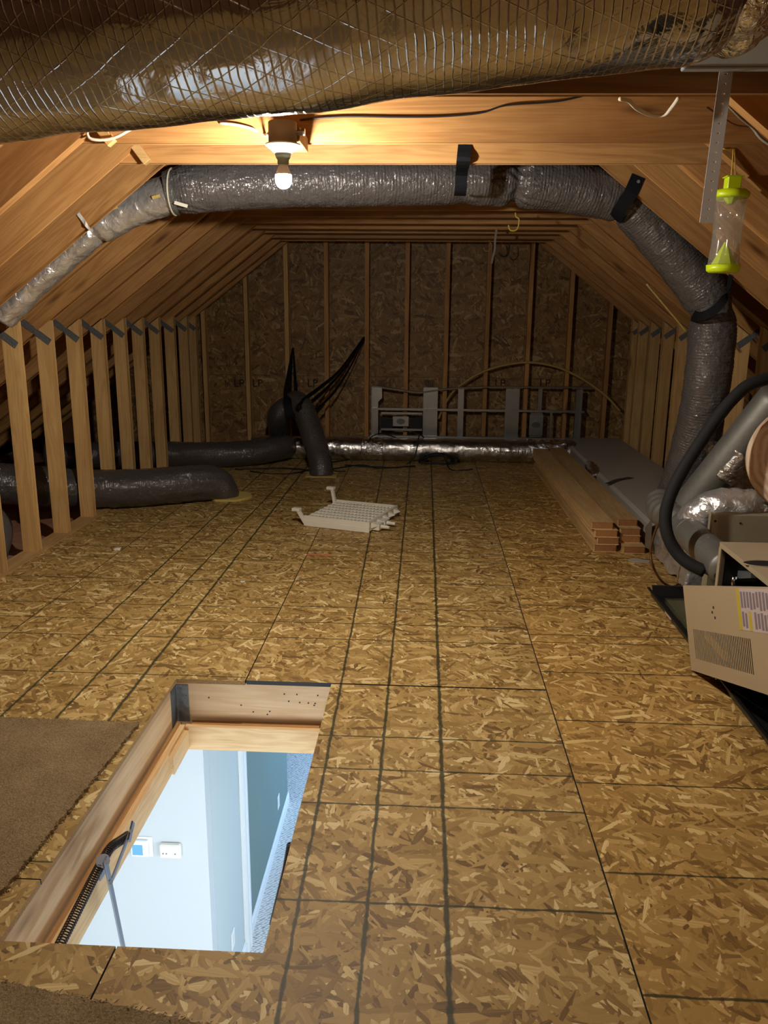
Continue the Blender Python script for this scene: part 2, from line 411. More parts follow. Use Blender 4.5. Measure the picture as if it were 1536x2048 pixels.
def lathe(name, prof, c, mat, parent=None, n=32, axis=(0, 0, 1), smooth=True, rad=None):
    c = V(c); ax = V(axis).normalized(); a = ax.orthogonal().normalized(); b = ax.cross(a)
    v, f = [], []
    for (r, z) in prof:
        for i in range(n):
            rr = r * (rad(i / n, z) if rad else 1)
            v.append(c + ax * z + a * (rr * math.cos(2 * PI * i / n)) + b * (rr * math.sin(2 * PI * i / n)))
    for k in range(len(prof) - 1):
        for i in range(n):
            f.append((k * n + i, k * n + (i + 1) % n, (k + 1) * n + (i + 1) % n, (k + 1) * n + i))
    if prof[0][0] > 1e-6: f.append(tuple(range(n - 1, -1, -1)))
    if prof[-1][0] > 1e-6: f.append(tuple((len(prof) - 1) * n + i for i in range(n)))
    o = mesh(name, v, f, mat, parent, smooth)
    bm = bmesh.new(); bm.from_mesh(o.data); bmesh.ops.remove_doubles(bm, verts=bm.verts, dist=1e-6); bm.to_mesh(o.data); bm.free()
    return o
def resample(pts, ds):
    pts = [V(p) for p in pts]
    if len(pts) == 2:
        n = max(2, int((pts[1] - pts[0]).length / ds)); return [pts[0].lerp(pts[1], i / n) for i in range(n + 1)]
    P = [pts[0] * 2 - pts[1]] + pts + [pts[-1] * 2 - pts[-2]]
    out = []
    for i in range(1, len(P) - 2):
        a, b, c, d = P[i - 1:i + 3]
        n = max(1, int(math.ceil((c - b).length / ds)))
        for k in range(n):
            t = k / n
            out.append(.5 * ((2 * b) + (c - a) * t + (2 * a - 5 * b + 4 * c - d) * t * t + (3 * b - a - 3 * c + d) * t ** 3))
    out.append(pts[-1]); return out
def tube(name, pts, r, mat, parent=None, n=24, ds=.03, amp=0.0, freq=8.0, rf=None, cap=True, smooth=True, squash=1.0, raw=False):
    path = pts if raw else resample(pts, ds)
    path = [V(p) for p in path]
    L = [0.0]
    for a, b in zip(path, path[1:]): L.append(L[-1] + (b - a).length)
    tot = L[-1]
    t0 = (path[1] - path[0]).normalized(); a = t0.orthogonal().normalized()
    if abs(t0.z) < .9: a = (V((0, 0, 1)) - t0 * t0.z).normalized()
    v, uvr = [], []
    for i, p in enumerate(path):
        t = (path[min(i + 1, len(path) - 1)] - path[max(i - 1, 0)]).normalized()
        a = (a - t * a.dot(t)).normalized(); b = t.cross(a)
        rr = (r(L[i] / tot) if callable(r) else r)
        for k in range(n):
            th = 2 * PI * k / n
            d = a * math.cos(th) * squash + b * math.sin(th)
            q = rr * (rf(L[i] / tot, th) if rf else 1)
            if amp: q += amp * noise.noise((p + d * rr) * freq) + amp * .5 * noise.noise((p + d * rr) * freq * 2.7)
            v.append(p + d * q)
    R0 = r(0.5) if callable(r) else r
    f, uv = [], []
    for i in range(len(path) - 1):
        for k in range(n):
            k2 = (k + 1) % n
            f.append((i * n + k, i * n + k2, (i + 1) * n + k2, (i + 1) * n + k))
            v0, v1 = 2 * PI * k / n * R0, 2 * PI * (k + 1) / n * R0
            uv.append(((L[i], v0), (L[i], v1), (L[i + 1], v1), (L[i + 1], v0)))
    if cap:
        f.append(tuple(range(n - 1, -1, -1))); uv.append(tuple((0, 0) for _ in range(n)))
        f.append(tuple((len(path) - 1) * n + k for k in range(n))); uv.append(tuple((0, 0) for _ in range(n)))
    me = bpy.data.meshes.new(name); me.from_pydata([tuple(x) for x in v], [], f)
    ul = me.uv_layers.new(name='UVMap'); flat = [c for face in uv for c in face]
    ul.data.foreach_set('uv', [x for c in flat for x in c])
    me.materials.append(mat)
    me.polygons.foreach_set('use_smooth', [smooth] * len(me.polygons))
    me.update()
    return link(bpy.data.objects.new(name, me), parent)
def cable(name, pts, r, mat, parent=None, ds=.02, n=8): return tube(name, pts, r, mat, parent, n, ds)
def ribbon(name, pts, wdir, width, mat, parent=None, th=.003, ds=.02, raw=False):
    path = pts if raw else resample(pts, ds)
    path = [V(p) for p in path]
    v, f = [], []
    for i, p in enumerate(path):
        t = (path[min(i + 1, len(path) - 1)] - path[max(i - 1, 0)]).normalized()
        wd = wdir(i / (len(path) - 1)) if callable(wdir) else V(wdir)
        wd = (wd - t * wd.dot(t)).normalized(); nn = t.cross(wd)
        W = width(i / (len(path) - 1)) if callable(width) else width
        for a, b in ((-1, -1), (1, -1), (1, 1), (-1, 1)): v.append(p + wd * (a * W / 2) + nn * (b * th / 2))
    k = len(path)
    for i in range(k - 1):
        for j in range(4): f.append((i * 4 + j, i * 4 + (j + 1) % 4, (i + 1) * 4 + (j + 1) % 4, (i + 1) * 4 + j))
    f += [(3, 2, 1, 0), tuple((k - 1) * 4 + j for j in range(4))]
    return mesh(name, v, f, mat, parent)
def board(name, p0, e1, e2, poly, thick, mat, parent=None, bevel=.002):
    """flat board: outline poly in (e1, e2) from p0, thickness along e1 x e2; grain runs along e1"""
    e1, e2 = V(e1).normalized(), V(e2).normalized(); e3 = e1.cross(e2)
    n = len(poly)
    vs = [(s, t, 0) for s, t in poly] + [(s, t, thick) for s, t in poly]
    fs = [tuple(range(n)), tuple(range(2 * n - 1, n - 1, -1))] + [(i, (i + 1) % n, n + (i + 1) % n, n + i) for i in range(n)]
    o = mesh(name, vs, fs, mat, parent, bevel=bevel)
    mm = Matrix.Identity(4)
    for i in range(3): mm[i][0], mm[i][1], mm[i][2], mm[i][3] = e1[i], e2[i], e3[i], p0[i]
    o.matrix_basis = mm
    return o
def rect(l, d): return [(0, 0), (l, 0), (l, d), (0, d)]
def jag(pts, amp, step=.03):
    """roughen the outline of a sawn board"""
    out = []
    for a, b in zip(pts, pts[1:] + pts[:1]):
        a, b = V(a), V(b); n = max(1, int((b - a).length / step))
        for i in range(n): out.append(a.lerp(b, i / n) + V((random.uniform(-amp, amp), random.uniform(-amp, amp), 0)) * (i > 0))
    return out

# ================================================================== THE SETTING
G0, GP = 4.73, .43                                    # rafter grid
XL, XR, ZK = -2.35, 2.06, 1.39                        # knee walls: inner faces, height at the inner face
SL, SR = .755, .76                                    # roof slopes
YB = 8.75                                             # gable wall
ZT = 2.10                                             # underside of the collar ties
def zl(x): return ZK + SL * (x - XL)
def zr(x): return ZK + SR * (XR - x)
RIDGE_X = (ZK + SR * XR - ZK + SL * XL) / (SL + SR)
RIDGE_X = (SR * XR + SL * XL) / (SL + SR)
ZRIDGE = zl(RIDGE_X)
RD = .235

# ---- floor: strand-board sheets, each a part
floor = empty('floor', kind='structure')
def sheet(loop, mat, z0=-.018, rough=0.0):
    l = [V((x, y, z0)) for x, y in loop]
    if rough: l = jag(l, rough)
    o = MB().prism(l, (0, 0, -z0)).build('floor_panel', mat, floor)
    o.data.materials.append(M_OSB_E); o.data.materials.append(M_EDGE)      # sawn hatch edges are bare, factory edges are painted
    for pl_ in o.data.polygons:
        if abs(pl_.normal.z) < .5:
            c = pl_.center
            pl_.material_index = 1 if HX0 - .003 < c.x < HX1 + .003 and HY0 - .003 < c.y < HY1 + .003 else 2
    return o
g = .0022
HX0, HX1, HY0, HY1 = -.992, -.354, 1.612, 3.046
XS1, XS2, XS3 = -.706, .511, 1.73
YN = -.8
# left column
sheet([(XL - .09, 1.83 + g), (HX0, 1.83 + g), (HX0, HY1), (XS1 - g, HY1), (XS1 - g, 4.27), (XL - .09, 4.27)], M_OSB_L)
sheet([(XL - .09, 4.272), (XS1 - g, 4.272), (XS1 - g, 6.71), (XL - .09, 6.71)], M_OSB_L)
sheet([(XL - .09, 6.713), (XS1 - g, 6.713), (XS1 - g, YB), (XL - .09, YB)], M_OSB_L)
sheet([(XL - .09, YN), (XS1 - g, YN), (XS1 - g, HY0), (HX0, HY0), (HX0, 1.83 - g), (XL - .09, 1.83 - g)], M_OSB_L)
# centre column
sheet([(XS1 + g, .61), (XS2 - g, .61), (XS2 - g, 3.05 - .0075), (HX1, 3.05 - .0075), (HX1, HY0), (XS1 + g, HY0)], M_OSB_C)
sheet([(XS1 + g, 3.052), (XS2 - g, 3.052), (XS2 - g, 5.49), (XS1 + g, 5.49)], M_OSB_C)
sheet([(XS1 + g, 5.494), (XS2 - g, 5.494), (XS2 - g, 7.93), (XS1 + g, 7.93)], M_OSB_C)
sheet([(XS1 + g, 7.934), (XS2 - g, 7.934), (XS2 - g, YB), (XS1 + g, YB)], M_OSB_C)
sheet([(XS1 + g, YN), (XS2 - g, YN), (XS2 - g, .606), (XS1 + g, .606)], M_OSB_C)
# right column
for a, b in ((YN, 1.1), (1.1, 3.54), (3.54, 5.98), (5.98, YB)):
    sheet([(XS2 + g, a + g), (XS3 - g, a + g), (XS3 - g, b - g), (XS2 + g, b - g)], M_OSB_R)
    sheet([(XS3 + g, a + g), (XR + .09, a + g), (XR + .09, b - g), (XS3 + g, b - g)], M_OSB_R)
# eaves floor beyond the knee walls: fibreglass between joists
def lumpy(name, x0, x1, y0, y1, z, amp, nx, ny, mat, parent):
    v = [(x0 + (x1 - x0) * i / nx, y0 + (y1 - y0) * j / ny, z + amp * noise.noise(V((i * .9, j * .9, z)))) for j in range(ny + 1) for i in range(nx + 1)]
    f = [(j * (nx + 1) + i, j * (nx + 1) + i + 1, (j + 1) * (nx + 1) + i + 1, (j + 1) * (nx + 1) + i) for j in range(ny) for i in range(nx)]
    return mesh(name, v, f, mat, parent, True, fixn=False)
lumpy('insulation_batt', -4.8, XL - .1, YN, YB, -.06, .05, 24, 90, M_PINK, floor)
lumpy('insulation_batt', XR + .1, 4.8, YN, YB, -.06, .05, 24, 90, M_PINK, floor)

# ---- knee walls
wall_left = empty('wall_left', (XL, G0, 0), kind='structure')
wall_right = empty('wall_right', (XR, G0, 0), kind='structure')
ceiling = empty('ceiling', (0, G0, ZT), kind='structure')
E = V
def stud_l(k):
    y = G0 + GP * k; x1, x0 = XL, XL - .089
    dx = random.uniform(-.004, .004)
    top1, top0 = zl(x1), zl(x0)
    # local: e1 = z, e2 = x, thickness along z x x = y
    o = board('stud', (x0 + dx, y - .018, .012), (0, 0, 1), (1, 0, 0), [(0, 0), (top0 - .012, 0), (top1 - .012, .089), (0, .089)], .056, M_STUD, wall_left, .002)
    # truss nail plate across the joint: on the front face, from rafter edge down to the stud
    if k >= 0:
        c = V((x1 - .098, y - .0195, zl(x1 - .098) + .005)); d = V((.80, 0, -.60)); nrm = V((0, -1, 0)); u = d.cross(nrm)
        pl = MB()
        pl.obox(c + d * .062, d, u, nrm, .052, .021, .0015).obox(c - d * .062, d, u, nrm, .052, .021, .0015).obox(c, d, u, nrm, .03, .016, .0012)
        pl.rod(c + V((0, -.001, 0)), c + V((0, -.007, 0)), .007, 8)
        p = pl.build('nail_plate', M_PLATE, o); 
    return o
def stud_r(k):
    y = G0 + GP * k + .076; x0, x1 = XR, XR + .089
    o = board('stud', (x0, y, .012), (0, 0, 1), (1, 0, 0), [(0, 0), (zr(x0) - .012, 0), (zr(x1) - .012, .089), (0, .089)], .056, M_STUD, wall_right, .002)
    if k >= 1:
        c = V((x0 + .098, y - .0015, zr(x0 + .098) + .005)); d = V((-.80, 0, -.60)); nrm = V((0, -1, 0)); u = d.cross(nrm)
        pl = MB().obox(c + d * .06, d, u, nrm, .05, .021, .0015).obox(c - d * .06, d, u, nrm, .05, .021, .0015).obox(c, d, u, nrm, .03, .016, .0012)
        pl.build('nail_plate', M_PLATE, o)
    return o
for k in range(-5, 9): stud_l(k)
stud_l(8.75)
for k in range(-5, 9): stud_r(k)
stud_r(8.6)
board('bottom_plate', (XL - .097, 1.5, -.024), (0, 1, 0), (1, 0, 0), rect(YB - 1.5, .115), -.036, M_STUD, wall_left)
board('bottom_plate', (XR - .01, 1.5, -.024), (0, 1, 0), (1, 0, 0), rect(YB - 1.5, .11), -.036, M_STUD, wall_right)

# ---- rafters, collar ties, sheathing
def rafter(side, y):
    if side < 0:
        x0 = -4.0; x1 = RIDGE_X; e1 = V((1, 0, SL)).normalized(); p = V((x0, y, zl(x0))); L = (V((x1, y, zl(x1))) - p).length
        return board('rafter', p + V((0, .038, 0)), e1, V((-e1.z, 0, e1.x)), [(0, 0), (L, 0), (L + RD * SL, RD), (0, RD)], .056, M_RAFT, ceiling, .003)
    x0 = 3.9; x1 = RIDGE_X; e1 = V((-1, 0, SR)).normalized(); p = V((x0, y, zr(x0))); L = (V((x1, y, zr(x1))) - p).length
    return board('rafter', p, e1, V((e1.z, 0, -e1.x)), [(0, 0), (L, 0), (L + RD * SR, RD), (0, RD)], .056, M_RAFT, ceiling, .003)
ks = [-4, -3, -2, -1, 0, 1, 2, 3, 4, 5, 6, 7, 8, 8.75]
for k in ks: rafter(-1, G0 + GP * k)
for k in [-5] + ks: rafter(1, G0 + GP * k + .076)
TH = .184
def tie(k, z=ZT, dz=0.0):
    y = G0 + GP * k + .038
    xa = XL + (z - ZK) / SL; xb = XR - (z - ZK) / SR
    poly = [(0, 0), (xb - xa + .06, 0), (xb - xa + .06 - TH / SR * .9, TH), (TH / SL * .9, TH)]
    poly = [(-.02, 0), (xb - xa + .23, 0), (xb - xa + .02, TH), (TH / SL, TH)]
    o = board('collar_tie', (xa, y, z), (1, 0, dz), (0, 0, 1), poly, -.038, M_RAFT, ceiling, .003)
    return o
for k, z, dz in ((-3, 2.113, .003), (-2, 2.108, 0)): tie(k, z, dz)
tie(-5, 2.095, -.004)
for k in range(1, 9): tie(k, ZT + random.uniform(-.004, .004))
for q_ in ([(1073, 228), (1082, 232), (1076, 244)], [(1084, 236), (1094, 240), (1090, 248), (1083, 245)], [(1078, 248), (1093, 250), (1087, 258)]):
    MB().prism([AY(x, y, G0 + GP * -3 + .0374) for x, y in q_], (0, -.0006, 0)).build('ink_mark', plain('black_lumber_ink', (.02, .012, .01), .8), ceiling)
# small nailing blocks at the left ends of the two near ties
for k in (-3, -2):
    y = G0 + GP * k
    xa = XL + (2.11 - ZK) / SL
    b = MB(); d = V((1, 0, SL)).normalized(); u = V((-d.z, 0, d.x))
    b.obox(V((xa + .105, y + .019, zl(xa + .105) - .045)), u, V((0, 1, 0)), d, .05, .017, .019); b.build('nailing_block', M_STUD, ceiling, .002)
board('ridge_board', (RIDGE_X - .019, -.8, ZRIDGE - .02), (0, 1, 0), (0, 0, 1), rect(9.55, .28), .038, M_RAFT, ceiling)
nL = V((-SL, 0, 1)).normalized(); nR = V((SR, 0, 1)).normalized()
def roofsheet(side, a, b, y0, y1):
    z = zl if side < 0 else zr; n = nL if side < 0 else nR
    l = [V((a, y0, z(a))), V((b, y0, z(b))), V((b, y1, z(b))), V((a, y1, z(a)))]
    MB().prism([p + n * (RD + .002) for p in l], n * .014).build('roof_panel', M_SHEATH, ceiling)
for i in range(4):
    y0, y1 = [-.9, 1.5, 3.94, 6.38][i], [1.497, 3.937, 6.377, 8.8][i]
    for a, b in ((-4.7, -2.9), (-2.897, -1.6), (-1.597, RIDGE_X)): roofsheet(-1, a, b, y0, y1)
    for a, b in ((4.7, 2.8), (2.797, 1.3), (1.297, RIDGE_X)): roofsheet(1, a, b, y0, y1)

# ---- gable wall: sheathing sheets and studs
wall_back = empty('wall_back', (0, YB, 0), kind='structure')
def roof_at(x): return min(zl(x), zr(x)) + .2
def gsheet(x0, x1, z0, z1):
    xs = [x0, x1] + ([RIDGE_X] if x0 < RIDGE_X < x1 else [])
    xs.sort(); top = [V((x, YB, min(z1, roof_at(x)))) for x in xs]
    if all(p.z <= z0 + .01 for p in top): return
    extra = []
    for a, b in zip(xs, xs[1:]):                     # where the roof line meets the top edge
        for f_, s_ in ((zl, 1), (zr, -1)):
            xx = XL + (z1 - .2 - ZK) / SL if s_ > 0 else XR - (z1 - .2 - ZK) / SR
            if a < xx < b: extra.append(V((xx, YB, z1)))
    top = sorted(top + extra, key=lambda p: p.x)
    l = [V((x1, YB, z0)), V((x0, YB, z0))] + [V((p.x, YB, max(p.z, z0 + .001))) for p in top]
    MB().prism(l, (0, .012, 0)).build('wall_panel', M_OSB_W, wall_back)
ZS = .775
xs = [-3.6, -2.45, -1.232, -.012, 1.208, 2.43, 3.5]
for a, b in zip(xs, xs[1:]): gsheet(a + .001, b - .001, -.02, ZS - .0015)
xs = [-3.4, -2.64, -1.42, -.2, 1.02, 2.24, 3.3]
for a, b in zip(xs, xs[1:]): gsheet(a + .001, b - .001, ZS + .0015, 2.0 if False else 3.2)
for i, x in enumerate([-2.30, -1.85, -1.43, -1.02, -.605, -.198, .207, .621, 1.042, 1.452, 1.852, 2.25]):
    zt = min(zl(x), zr(x)) + .1 if (x < -1.4 or x > 1.05) else ZT + .12
    zt = min(zt, roof_at(x) - .03)
    board('stud', (x - .019, YB - .002, -.0), (0, 0, 1), (1, 0, 0), rect(zt, .038), -.088, M_STUD if x < -1.2 else M_RAFT, wall_back, .002).matrix_basis.translation = V((x - .019, YB - .09, 0))
MB().box((-4.8, YB + .013, -.3), (4.8, YB + .03, 3.6)).build('seam_light_block', M_SHEATH, wall_back)  # unseen slab added to stop light leaking through the sheet seams
# letters stamped along the sheet joint
M_INK = plain('dark_stamp_ink', (.008, .005, .004), .8)
def text(name, body, size, loc, rot, mat, parent, ext=.0):
    cu = bpy.data.curves.new(name, 'FONT'); cu.body = body; cu.size = size; cu.extrude = ext; cu.align_x = 'CENTER'
    tmp = bpy.data.objects.new(name + '_t', cu); COL.objects.link(tmp)
    bpy.context.view_layer.update()
    me = bpy.data.meshes.new_from_object(tmp.evaluated_get(bpy.context.evaluated_depsgraph_get()))
    bpy.data.objects.remove(tmp); me.materials.clear(); me.materials.append(mat)
    o = bpy.data.objects.new(name, me); link(o, parent); o.location = loc; o.rotation_euler = rot; return o
for px in (478, 515, 625, 1000, 1090):
    p = AY(px, 766, YB - .0012)
    text('stamped_letters', 'LP', .115, p - V((0, 0, .04)), (PI / 2, 0, 0), M_INK, wall_back)
for px, wd in ((455, .05), (597, .045), (690, .20), (770, .14), (860, .1), (948, .05), (1060, .05)):
    p = AY(px, 766, YB - .0012); b = MB()
    n = max(3, int(wd / .011))
    for i in range(n):
        x = p.x + wd * (i / n - .5)
        b.box((x, YB - .0016, p.z - .04), (x + .005, YB - .001, p.z + random.choice((.005, .03, .035))))
    o = b.build('stamped_marks', M_INK, wall_back); o['kind'] = 'stuff'
MB().box((-4.8, -.92, -.3), (4.8, -.88, 3.6)).build('wall_near', M_SHEATH)
tag(bpy.data.objects['wall_near'], kind='structure')

# ---- hatch opening in the floor (rough framing)
trim = empty('trim_1', (-.67, 2.3, -.02), kind='structure')
board('side_joist', (HX0 - .008, 1.56, -.253), (0, 1, 0), (0, 0, 1), rect(1.54, .234), -.038, M_PALE, trim)
board('side_joist', (HX1 + .008, 1.56, -.253), (0, 1, 0), (0, 0, 1), rect(1.54, .234), .038, M_PALE, trim)
board('header', (HX0 - .007, HY1 + .012, -.253), (1, 0, 0), (0, 0, 1), rect(HX1 - HX0 + .014, .234), -.038, M_PALE, trim)
board('header', (HX0 - .007, HY0 - .012, -.253), (1, 0, 0), (0, 0, 1), rect(HX1 - HX0 + .014, .234), .038, M_PALE, trim)
b = MB(); b.box((HX0 - .0085, HY1 - .06, -.19), (HX0 - .0065, HY1 + .011, -.03)).box((HX0 - .0075, HY1 + .0085, -.195), (HX0 + .045, HY1 + .0112, -.03))
for i in range(5): b.rod((HX0 + .015 + .02 * (i % 2), HY1 + .006, -.05 - .03 * i), (HX0 + .015 + .02 * (i % 2), HY1 + .0095, -.05 - .03 * i), .004, 8)
b.build('joist_hanger', plain('dull_zinc', (.22, .24, .25), .5, .7, .5, .4, 40), trim)
b = MB()
for i in range(13):
    x = HX0 + .08 + .52 * random.random(); z = -.05 - .13 * random.random()
    b.rod((x, HY1 + .0125, z), (x, HY1 + .0105, z), .0035, 6)
o = b.build('nail_heads', plain('rusty_nail', (.03, .02, .015), .6), trim); o['kind'] = 'stuff'

# ================================================================== HALLWAY BELOW
ZH = -2.75; XW = -1.13; YW = 3.845; ZC = -.285
mb = lambda lo, hi, name, mat, par=None: MB().box(lo, hi).build(name, mat, par)
def st(o): o['kind'] = 'structure'; return o
st(mb((-3.3, -1.2, ZH - .02), (1.0, 9.2, ZH), 'floor_hall', M_BERBER))
st(mb((-3.3, YW, ZH), (XW - .001, YW + .1, ZC), 'wall_hall_front', M_WALLW))
ws = st(mb((XW - .1, YW + .101, ZH), (XW, 4.60, ZC), 'wall_hall_side', M_WALLG))
st(mb((XW - .1, 4.66, ZH), (XW, 6.34, ZC), 'wall_hall_far_side', M_WALLD))
st(mb((-3.3, 6.241, ZH), (XW - .101, 6.34, ZC), 'wall_hall_return', M_WALLD))
st(mb((-3.3, 9.1, ZH), (1.0, 9.2, ZC), 'wall_hall_end', M_WALLD))
st(mb((.9, -1.2, ZH), (1.0, 9.1, ZC), 'wall_hall_right', M_WALLW))
st(mb((-3.4, -1.2, ZH), (-3.3, 9.2, ZC), 'wall_hall_left', M_WALLW))
st(mb((-3.3, -1.3, ZH), (1.0, -1.2, ZC), 'wall_hall_near', M_WALLW))
ch = empty('ceiling_hall', (0, 2, ZC), kind='structure')
for lo, hi in (((-3.3, -1.2, ZC), (HX0 - .01, 9.1, ZC + .015)), ((HX1 + .01, -1.2, ZC), (.9, 9.1, ZC + .015)),
               ((HX0 - .01, -1.2, ZC), (HX1 + .01, HY0 - .02, ZC + .015)), ((HX0 - .01, HY1 + .02, ZC), (HX1 + .01, 9.1, ZC + .015))):
    mb(lo, hi, 'ceiling_panel', M_CEIL, ch)
dc = empty('door_1', (XW, 4.66, ZH), kind='structure')
mb((XW - .11, 4.60, ZH), (XW + .022, 4.685, ZC), 'door_casing', M_TRIM, dc)
mb((XW + .0225, 4.648, ZH), (XW + .034, 4.685, ZC), 'casing_bead', M_TRIM, dc)
mb((XW + .0225, 4.60, ZH), (XW + .028, 4.640, ZC), 'casing_bead', M_TRIM, dc)
st(MB().box((XW, 4.687, ZH), (XW + .014, 6.35, ZH + .085)).box((XW, 4.687, ZH + .085), (XW + .008, 6.35, ZH + .105)).build('baseboard_far', M_TRIM, bevel=.002))
st(MB().box((XW, YW + .1, ZH), (XW + .014, 4.599, ZH + .085)).box((XW, YW + .1, ZH + .085), (XW + .008, 4.599, ZH + .105)).build('baseboard_side', M_TRIM, bevel=.002))
wn = empty('assumed_window_1', (-1.5, -1.2, -1.35), kind='structure')  # assumed window out of view, framing the added hall daylight
for lo, hi in (((-2.7, -1.2, -2.2), (-.3, -1.14, -2.1)), ((-2.7, -1.2, -.6), (-.3, -1.14, -.5)), ((-2.7, -1.2, -2.1), (-2.6, -1.14, -.6)), ((-.4, -1.2, -2.1), (-.3, -1.14, -.6))):
    mb(lo, hi, 'assumed_window_frame', M_TRIM, wn)
wn = empty('assumed_window_2', (.9, 7, -1.35), kind='structure')  # second assumed window, unseen, around the added far bluish daylight
for lo, hi in (((.84, 6.1, -2.15), (.9, 7.9, -2.05)), ((.84, 6.1, -.55), (.9, 7.9, -.45)), ((.84, 6.1, -2.05), (.9, 6.2, -.55)), ((.84, 7.8, -2.05), (.9, 7.9, -.55))):
    mb(lo, hi, 'assumed_window_frame', M_TRIM, wn)
# things on the hall walls
p = AY(281, 1692, YW)
t_ = empty('thermostat', p, 'white wall thermostat with a square blue display, seen down through the hatch', 'thermostat')
MB().box((p.x - .055, YW - .006, p.z - .062), (p.x + .07, YW - .0005, p.z + .062)).build('back_plate', M_TRIM, t_, .004)
MB().box((p.x - .045, YW - .03, p.z - .05), (p.x + .05, YW - .006, p.z + .05)).build('housing', M_WHITEP if False else M_TRIM, t_, .006)
MB().box((p.x - .035, YW - .0315, p.z - .035), (p.x + .022, YW - .0302, p.z + .028)).build('display', M_SCREEN, t_)
p = AY(343, 1697, YW)
t_ = empty('carbon_monoxide_alarm', p, 'small white rectangular alarm box on hallway wall right of the blue display', 'alarm')
MB().box((p.x - .058, YW - .035, p.z - .042), (p.x + .058, YW - .0005, p.z + .042)).build('housing', M_WHITEP, t_, .008)
mbt = plain('grey_button', (.25, .25, .25), .5)
for dx in (-.036, -.018, .03): MB().rod((p.x + dx, YW - .0365, p.z - .008), (p.x + dx, YW - .034, p.z - .008), .005, 8).build('button', mbt, t_)
def plate(name, px, py, label, cat, toggle):
    p = AX(px, py, XW)
    e = empty(name, p, label, cat)
    MB().box((XW + .0003, p.y - .036, p.z - .058), (XW + .007, p.y + .036, p.z + .058)).build('cover_plate', M_TRIM, e, .002)
    if toggle: MB().box((XW + .007, p.y - .007, p.z - .012), (XW + .016, p.y + .007, p.z + .012)).build('toggle', M_TRIM, e)
    else: MB().box((XW + .007, p.y - .016, p.z - .034), (XW + .009, p.y + .016, p.z + .034)).build('receptacle', M_WHITEP, e, .001)
plate('light_switch', 480, 1555, 'white light switch plate on pale hallway wall beside the door casing', 'switch', True)
plate('wall_outlet', 465, 1878, 'white outlet plate low on pale hallway wall near baseboard', 'outlet', False)
plate('wall_outlet', 556, 1603, 'white outlet plate on the grey green wall beyond door casing', 'outlet', False)

# ================================================================== ATTIC LADDER FRAME
lf = empty('attic_ladder', (-.67, 2.3, -.285), 'pine pull-down attic ladder frame with springs lining the floor hatch', 'ladder')
FX0, FX1, FY1, FY0 = -.952, -.392, 2.992, 1.655
board('side_rail', (FX0, FY0 - .02, ZC - .0), (0, 1, 0), (0, 0, 1), rect(FY1 - FY0 + .04, .1), -.022, M_FRAMEW, lf)
board('side_rail', (FX1, FY0 - .02, ZC - .0), (0, 1, 0), (0, 0, 1), rect(FY1 - FY0 + .04, .1), .022, M_FRAMEW, lf)
board('end_rail', (FX0 + .001, FY1, ZC), (1, 0, 0), (0, 0, 1), rect(FX1 - FX0 - .002, .1), -.022, M_FRAMEW, lf)
board('end_rail', (FX0 + .001, FY0, ZC), (1, 0, 0), (0, 0, 1), rect(FX1 - FX0 - .002, .1), .022, M_FRAMEW, lf)
board('shim', (FX0 - .0225, FY0, ZC + .06), (0, 1, 0), (0, 0, 1), rect(FY1 - FY0 + .04, .038), -.018, M_RAFT, lf)
board('shim', (FX0 + .02, FY1 + .024, ZC + .06), (1, 0, 0), (0, 0, 1), rect(FX1 - FX0 - .03, .04), -.03, M_RAFT, lf)
board('stop_block', (FX0, 2.78, ZC + .012), (0, 1, 0), (0, 0, 1), rect(.21, .075), .018, M_FRAMEW, lf)
def spring(path, r, wire, turns, parent, loose):
    pth = resample(path, .004); L = [0]
    for a, b_ in zip(pth, pth[1:]): L.append(L[-1] + (b_ - a).length)
    pts = []; n = turns * 10; t0 = None; a = V((0, 0, 1))
    ii = 0
    for i in range(n + 1):
        s = i / n; s = s + loose * math.sin(PI * s) * (1 - s) * .35 if loose else s
        d = s * L[-1]
        while ii < len(L) - 2 and L[ii + 1] < d: ii += 1
        while ii > 0 and L[ii] > d: ii -= 1
        u = (d - L[ii]) / max(1e-6, L[ii + 1] - L[ii]); p = pth[ii].lerp(pth[ii + 1], min(1, u))
        t = (pth[min(ii + 2, len(pth) - 1)] - pth[max(ii - 1, 0)]).normalized()
        a = (a - t * a.dot(t)).normalized(); b_ = t.cross(a); th = 2 * PI * i / 10
        pts.append(p + a * (r * math.cos(th)) + b_ * (r * math.sin(th)))
    return tube('spring', pts, wire, M_SPRING, parent, 5, raw=True)
sx = FX0 + .028
spring([AX(116, 1897, sx), AX(170, 1790, sx), AX(205, 1722, sx), AX(222, 1695, sx), AX(240, 1682, sx), AX(256, 1671, sx)], .0135, .0021, 62, lf, 0)
MB().rod(AX(206, 1722, sx - .004), AX(206, 1722, sx + .012), .02, 14).build('spring_pulley', M_BRKT, lf)
def bar(p, q, w, th, side, name):
    p, q = V(p), V(q); d = (q - p).normalized(); sd = V(side); up = d.cross(sd).normalized()
    return MB().obox((p + q) / 2, d, up, sd, (q - p).length / 2 + w * .4, w / 2, th / 2).build(name, M_BRKT, lf, .001)
xa = FX0 + .05
bar(AX(264, 1655, xa), AX(222, 1764, xa), .018, .004, (1, 0, 0), 'strut')
bar(AX(211, 1722, xa + .008), AX(250, 1912, xa + .008), .022, .005, (1, 0, 0), 'hinge_arm')
bar(AX(265, 1650, xa + .005), AX(259, 1676, xa + .005), .024, .006, (1, 0, 0), 'spring_hook')
pp = [AX(x, y, FX0 + .003) for x, y in ((197, 1748), (199, 1762), (215, 1738), (211, 1722))]
MB().prism([pp[0], pp[1], pp[2], pp[3]], (.003, 0, 0)).build('hinge_plate', M_BRKT, lf)
